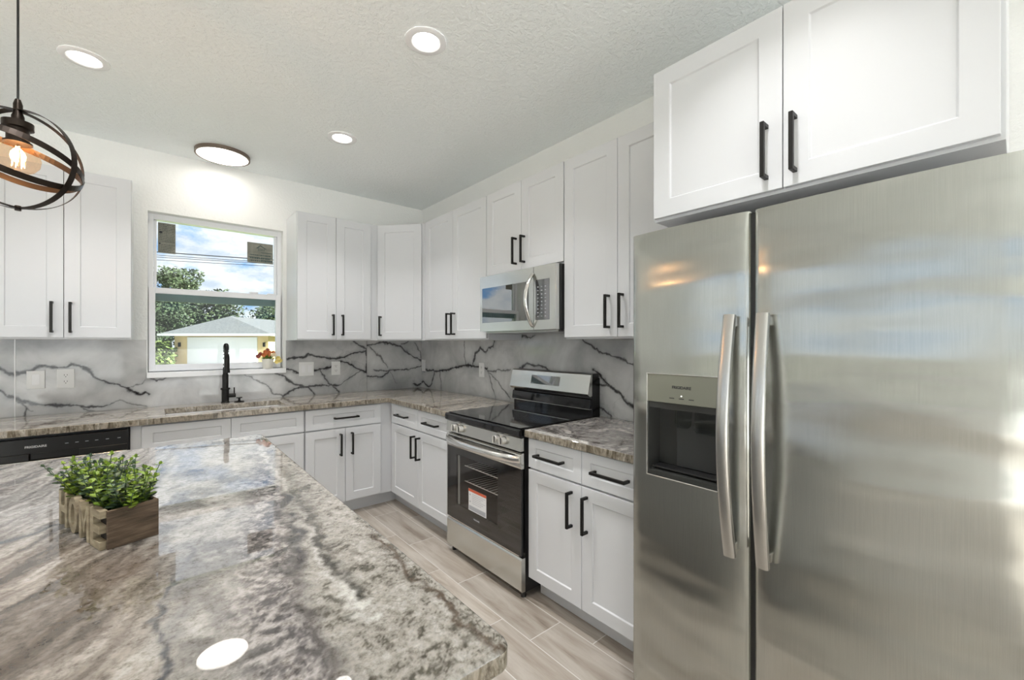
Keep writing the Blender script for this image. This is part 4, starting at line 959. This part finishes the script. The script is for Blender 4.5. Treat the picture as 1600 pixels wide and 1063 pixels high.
# ------------------------------------------------------------------ flower pot on the sill
fp = empty('flower_pot', (-1.432, .002, WZ0+.006))
MB().lathe((0, 0, 0), [(0, 0), (.034, 0), (.036, .004), (.043, .075), (.045, .077), (.045, .083), (.040, .083), (.038, .070), (0, .070)]).build('pot', simple('cream_ceramic', (.78, .76, .68), .35), fp)
rr = random.Random(9)
lv = MB()
for k in range(60):
    a = rr.uniform(0, 2*PI); p = Vector((math.cos(a)*.02, math.sin(a)*.02, .072)); leaf(lv, p, Vector((math.cos(a), math.sin(a), rr.uniform(.3, 2.2))), Vector((0, 0, 1)), rr.uniform(.03, .06), .014, 0)
lv.build('leaves', leafm, fp)
fl = MB()
spots = [(-.07, 0, .105, 2, .022), (-.055, -.005, .125, 2, .018), (-.03, -.01, .115, 0, .024), (-.005, -.015, .11, 0, .026), (.01, 0, .135, 0, .022), (.02, -.012, .105, 3, .024), (0, .01, .155, 2, .02), (.045, -.006, .115, 3, .022), (-.02, 0, .14, 0, .02), (.075, -.004, .085, 1, .024), (.09, 0, .065, 1, .022), (.062, -.01, .055, 1, .02), (.04, 0, .135, 0, .018), (-.01, -.02, .09, 0, .02)]
for x_, y_, z_, mi, r0 in spots:
    for ring, nn in ((1, 8), (.6, 6)):
        for i in range(nn):
            a = 2*PI*i/nn+ring; leaf(fl, Vector((x_, y_-.004*(1-ring), z_)), Vector((math.cos(a), -.35-.5*(1-ring), math.sin(a))), Vector((0, -1, .1)), r0*ring, r0*.55*ring, mi)
fl.build('blossoms', [petal_o, petal_y, petal_p, petal_c], fp)
tag(fp, 'cream pot of orange and yellow flowers on the window sill', 'plant')

# ================================================================== pendant lamp
pc = Vector((-2.470, -2.166, 1.914)); PR = .143
pn = empty('pendant_lamp', tuple(pc))
MB().tube([(0, 0, PR+.02), (0, 0, CH-pc.z-.02)], .0028, 8).build('cord', blackplastic, pn)
MB().lathe((0, 0, CH-pc.z), [(0, -.001), (.06, -.001), (.06, -.018), (.02, -.03), (0, -.03)]).build('canopy', bronze, pn)
MB().lathe((0, 0, 0), [(0, .175), (.006, .175), (.010, .160), (.010, .135), (.0135, .125), (.0135, .105), (0, .105)]).build('cord_grip', bronze, pn)
MB().lathe((0, 0, 0), [(0, .108), (.033, .108), (.033, .090), (.024, .088), (.024, .052), (.030, .050), (.030, .045), (0, .045)]).build('socket', bronze, pn)
def ring(R_, M_, wd=.0135):
    pts = [M_ @ Vector((R_*math.cos(2*PI*i/72), R_*math.sin(2*PI*i/72), 0)) for i in range(72)]; nrm = M_ @ Vector((0, 0, 1))
    n = len(pts); V = []; F = []; th = .0016
    for p in pts:
        rd_ = p.normalized()
        for (a, b_) in ((th/2, -wd/2), (th/2, wd/2), (-th/2, wd/2), (-th/2, -wd/2)): V.append(p+rd_*a+nrm*b_)
    for i in range(n):
        j = (i+1) % n
        for q in range(4): F.append((i*4+q, i*4+(q+1) % 4, j*4+(q+1) % 4, j*4+q))
    return MB().add(V, F, 0, False).build('cage_band', bronze, pn)
A9 = math.radians(9)
ring(PR+.001, Matrix.Rotation(math.radians(-31), 3, 'Z') @ Matrix.Rotation(PI/2, 3, 'X'), .019)
ring(PR-.001, Matrix.Rotation(math.radians(24), 3, 'Z') @ Matrix.Rotation(PI/2, 3, 'X'), .016)
ring(PR-.004, Matrix.Rotation(A9, 3, 'Z') @ Matrix.Rotation(math.radians(15), 3, 'Y') @ Matrix.Rotation(math.radians(-13), 3, 'X'), .018)
ring(PR-.002, Matrix.Rotation(A9, 3, 'Z') @ Matrix.Rotation(math.radians(17), 3, 'Y') @ Matrix.Rotation(math.radians(31), 3, 'X'), .018)
MB().lathe((0, 0, -PR), [(0, -.008), (.007, -.008), (.007, .006), (0, .006)], 12).build('bottom_finial', bronze, pn)
bl = MB().lathe((0, 0, .010), [(.013, .050), (.016, .040), (.030, .030), (.042, .014), (.0475, -.006), (.044, -.026), (.033, -.041), (.017, -.050), (.0, -.052)], 32).build('bulb', amber, pn)
bm = MB()
for k in range(7):
    a = 2*PI*k/7; bm.tube([(.011*math.cos(a), .011*math.sin(a), .022), (.013*math.cos(a+.3), .013*math.sin(a+.3), -.022)], .0009, 5)
bm.build('filament', filament, bl); MB().cyl((0, 0, -.02), .003, .07, 'z', 8).build('filament_stem', smoke, bl)
pt = bpy.data.lights.new('pendant_glow', 'POINT'); pt.energy = 4; pt.color = (1, .62, .32); pt.shadow_soft_size = .02
po = bpy.data.objects.new('bulb_light', pt); COL.objects.link(po); po.parent = pn; po.location = (0, 0, -.005)
tag(pn, 'black banded globe pendant lamp with a glowing amber bulb', 'lamp')

# ================================================================== ceiling lights
def add_area(root, r0, w_, col, z, sp=105):
    a = bpy.data.lights.new('downlight', 'AREA'); a.shape = 'DISK'; a.size = r0*2; a.energy = w_; a.color = col; a.spread = math.radians(sp)
    o = bpy.data.objects.new('lamp_light', a); COL.objects.link(o); o.parent = root; o.location = (0, 0, z)
def recessed(x, y, label, w_=LAMP_W):
    root = empty('recessed_light', (x, y, CH))
    MB().lathe((0, 0, 0), [(.094, -.0005), (.094, -.004), (.088, -.007), (.066, -.008), (.060, -.004)], 40).build('trim_ring', white_trim, root)
    MB().lathe((0, 0, 0), [(0, -.0042), (.0605, -.0042)], 40).build('lens', lens, root)
    add_area(root, .058, w_, (1, .99, .985), -.012)
    return tag(root, label, 'light', 'round recessed ceiling lights')
recessed(-2.425, -1.093, 'recessed ceiling light at the upper left above the island end')
recessed(-1.200, -2.287, 'largest looking recessed ceiling light near the top centre')
recessed(-1.182, -1.082, 'small looking recessed ceiling light nearest the room corner')
recessed(-2.425, -2.80, 'unseen recessed ceiling light above the middle of the island'); recessed(-1.20, -3.60, 'unseen recessed ceiling light added above the refrigerator aisle')  # both out of view, extending the light grid to brighten the kitchen
for k, (x, y) in enumerate(((-4.4, -1.3), (-4.4, -3.4), (-4.4, -5.6), (-5.6, -2.4), (-1.2, -5.8), (-5.6, -4.6), (-2.8, -5.8))):  # unseen living-area lights, added to brighten the room
    recessed(x, y, 'unseen recessed light added in the living area, ' + ['beside the back wall', 'level with the refrigerator', 'towards the sliding door', 'near the left wall, farther one', 'behind the camera', 'near the left wall, nearer one', 'in the middle behind the camera'][k])
root = empty('ceiling_disc_light', (-1.772, -.262, CH)); 
MB().lathe((0, 0, 0), [(0, -.0005), (.172, -.0005), (.172, -.026), (.160, -.026), (.160, -.018)], 48).build('rim', rimbrown, root)
MB().lathe((0, 0, 0), [(0, -.0255), (.1605, -.0245)], 48).build('diffuser', lensdisc, root)
add_area(root, .155, DISC_W, (1, .93, .85), -.034, 175)
tag(root, 'flush round ceiling light with a bronze rim above the window', 'light')

# ================================================================== outdoors
GZ = -.38
struct(MB().box(-160, 160, .5, 220, GZ-.2, GZ).build('ground_lawn', lawn)); struct(MB().box(-160, 160, -160, -7.9, GZ-.2, GZ).build('ground_yard', bounce_patio)); struct(MB().box(-160, -6.7, -7.9, .5, GZ-.2, GZ).build('ground_side', dimmed_ground))
fw = simple('added_fence_wood', (.13, .125, .11), .9)
gf = empty('added_fence', (-12, -5, GZ)); fb = MB()  # unseen fence, added to hide the green lawn reflected in the fridge
for k in range(150): fb.box(-.01, .01, -11+k*.15, -11+k*.15+.14, .05, 1.85)
fb.build('slat_panel', fw, gf)
for k in range(10): MB().box(-.12, -.02, -11+k*2.5-.05, -11+k*2.5+.05, 0, 1.8).build('post', fw, gf)
tag(gf, 'unseen grey board fence added beyond the left windows to mask the lawn reflection', 'fence')
hr = empty('neighbour_house', (CAMX, CAMY, 0), -YAW)
c_, e_ = 2.06, .03
MB().box(-23.9, -17.3, 30, 44, GZ, 2.15).box(-17.3, -4, 33.5, 44, GZ, 2.15).build('walls', stucco, hr)
MB().box(-22.95, -18.05, 29.93, 30.0, GZ, 1.80).build('garage_door', housewhite, hr)
z0, z1 = 2.02, 3.42
rv = [(-24.5, 29.3, z0), (-16.7, 29.3, z0), (-16.7, 45, z0), (-24.5, 45, z0), (-21.6, 32.4, z1), (-21.1, 42, z1)]
bm = MB().add(rv, [(0, 1, 4), (1, 2, 5, 4), (2, 3, 5), (3, 0, 4, 5), (3, 2, 1, 0)])
bm.add([(-18.5, 32.7, z0), (-3.5, 32.7, z0), (-3.5, 45, z0), (-18.5, 45, z0), (-18.4, 38.5, 3.3), (-8, 38.5, 3.3)], [(0, 1, 5, 4), (1, 2, 5), (2, 3, 4, 5), (3, 0, 4)])
bm.build('roof', shingle, hr)
MB().box(-24.5, -16.7, 29.24, 29.3, z0-.14, z0+.02).box(-24.56, -24.5, 29.3, 45, z0-.14, z0+.02).box(-16.7, -16.64, 29.3, 32.7, z0-.14, z0+.02).box(-16.64, -3.5, 32.64, 32.7, z0-.14, z0+.02).build('fascia', housewhite, hr)
for x_ in (-23.5, -17.55): MB().box(x_-.06, x_+.06, 29.87, 29.99, 1.12, 1.42).build('wall_lantern', blackmetal, hr)
wf = MB().box(-18.6+.0, -15.5, 33.40, 33.5, .1, 1.75).build('window', stucco, hr); MB().box(-18.5, -15.6, 33.36, 33.40, .25, 1.60).build('pane', simple('dim_window_pane', (.05, .055, .06), .1), wf)
tag(hr, 'cream neighbouring house with grey hip roof and white garage door seen through the window', 'house')
o = MB().box(-24, -17, 14, 29.9, GZ, GZ+.03).build('driveway', concrete); o.location = (CAMX, CAMY, 0); o.rotation_euler = (0, 0, -YAW); struct(o)
def tree(lat, dep, top, rad, n, label, seed, mat=treeleaf, crown=.75, name='tree', cat='tree'):
    ca, sa = math.cos(YAW), math.sin(YAW); x = CAMX+lat*ca+dep*sa; y = CAMY-lat*sa+dep*ca
    root = empty(name, (x, y, GZ)); H_ = top-GZ; rs = random.Random(seed)
    if name == 'tree': MB().cyl((0, 0, 0), .28, H_*.6, 'z', 10, .12).build('trunk', bark, root)
    blobs = []
    for k in range(26):
        a = rs.uniform(0, 2*PI); q = rs.random()**.5*rad*.75; h_ = H_*(1-crown)+rs.uniform(.12, .9)*H_*crown; q *= math.sqrt(max(.15, 1-((h_/H_-.55)/.5)**2))
        blobs.append((Vector((q*math.cos(a), q*math.sin(a), h_)), rad*rs.uniform(.22, .42)))
    lf = MB(); ls = .16*max(1, rad/3.5)
    for k in range(n):
        c, r0 = rs.choice(blobs); d_ = Vector((rs.gauss(0, 1), rs.gauss(0, 1), rs.gauss(0, 1))).normalized()*r0*rs.uniform(.6, 1.05)
        p = c+Vector((d_.x, d_.y, d_.z*.75))
        if p.z > H_: p.z = H_-rs.random()*.4
        a1 = Vector((rs.gauss(0, 1), rs.gauss(0, 1), rs.gauss(0, .6))).normalized()*ls*rs.uniform(.6, 1.3); b1 = a1.cross(Vector((rs.gauss(0, 1), rs.gauss(0, 1), rs.gauss(0, 1)))).normalized()*ls*.55
        lf.add([p-a1, p+b1, p+a1, p-b1], [(0, 1, 2, 3)])
    lf.build('foliage', mat, root)
    return tag(root, label, cat, 'trees behind the neighbouring house' if name == 'tree' else None)
tree(-34.0, 42, 8.9, 3.9, 5200, 'tallest leafy tree at the left edge of the window view', 1)
tree(-29.2, 41, 6.6, 3.2, 4200, 'bushy tree whose crown meets the sash rail, right of the tallest tree', 2)
tree(-26.2, 46, 5.6, 3.4, 3600, 'dark tree behind the roof peak of the cream house', 3)
tree(-31.5, 37, 4.9, 3.2, 4200, 'pale green tree just left of the cream house roof', 4)
tree(-27.5, 56, 5.2, 3.2, 2200, 'distant low tree behind the ridge of the cream house', 5)
tree(-37.8, 44, 6.5, 4.0, 3200, 'dark tree filling the lower left corner of the window view', 6)
tree(-24.0, 28.8, 1.55, 1.1, 900, 'yellow green shrub beside the wall of the cream house', 8, palmleaf, .95, 'garden_shrub', 'shrub')
tree(-26.2, 30.5, 1.6, 1.4, 1100, 'low green hedge at the left bottom of the window view', 9, palmleaf, .95, 'garden_shrub', 'shrub')
for k, (za, zb_, dpt) in enumerate(((6.72, 6.25, 25), (6.42, 6.02, 25), (6.30, 5.93, 25.3), (6.58, 6.15, 25.3))):
    # spans far beyond the view to both sides
    la, lb = -20.9, -14.0; sl_ = (zb_-za)/(lb-la); P_ = []
    for q in np.linspace(-50, 25, 24):
        ca, sa = math.cos(YAW), math.sin(YAW); P_.append((CAMX+q*ca+dpt*sa, CAMY-q*sa+dpt*ca, za+(q-la)*sl_+((q+17)**2)*.0006))
    tag(MB().tube(P_, .016 if k else .03, 5).build('power_line', wirem), ['thick topmost overhead power line crossing the sky in the window', 'thin overhead wire just below the thick line', 'lowest thin overhead wire in the window', 'thin overhead wire closest under the thick line'][k], 'wire', 'overhead wires')
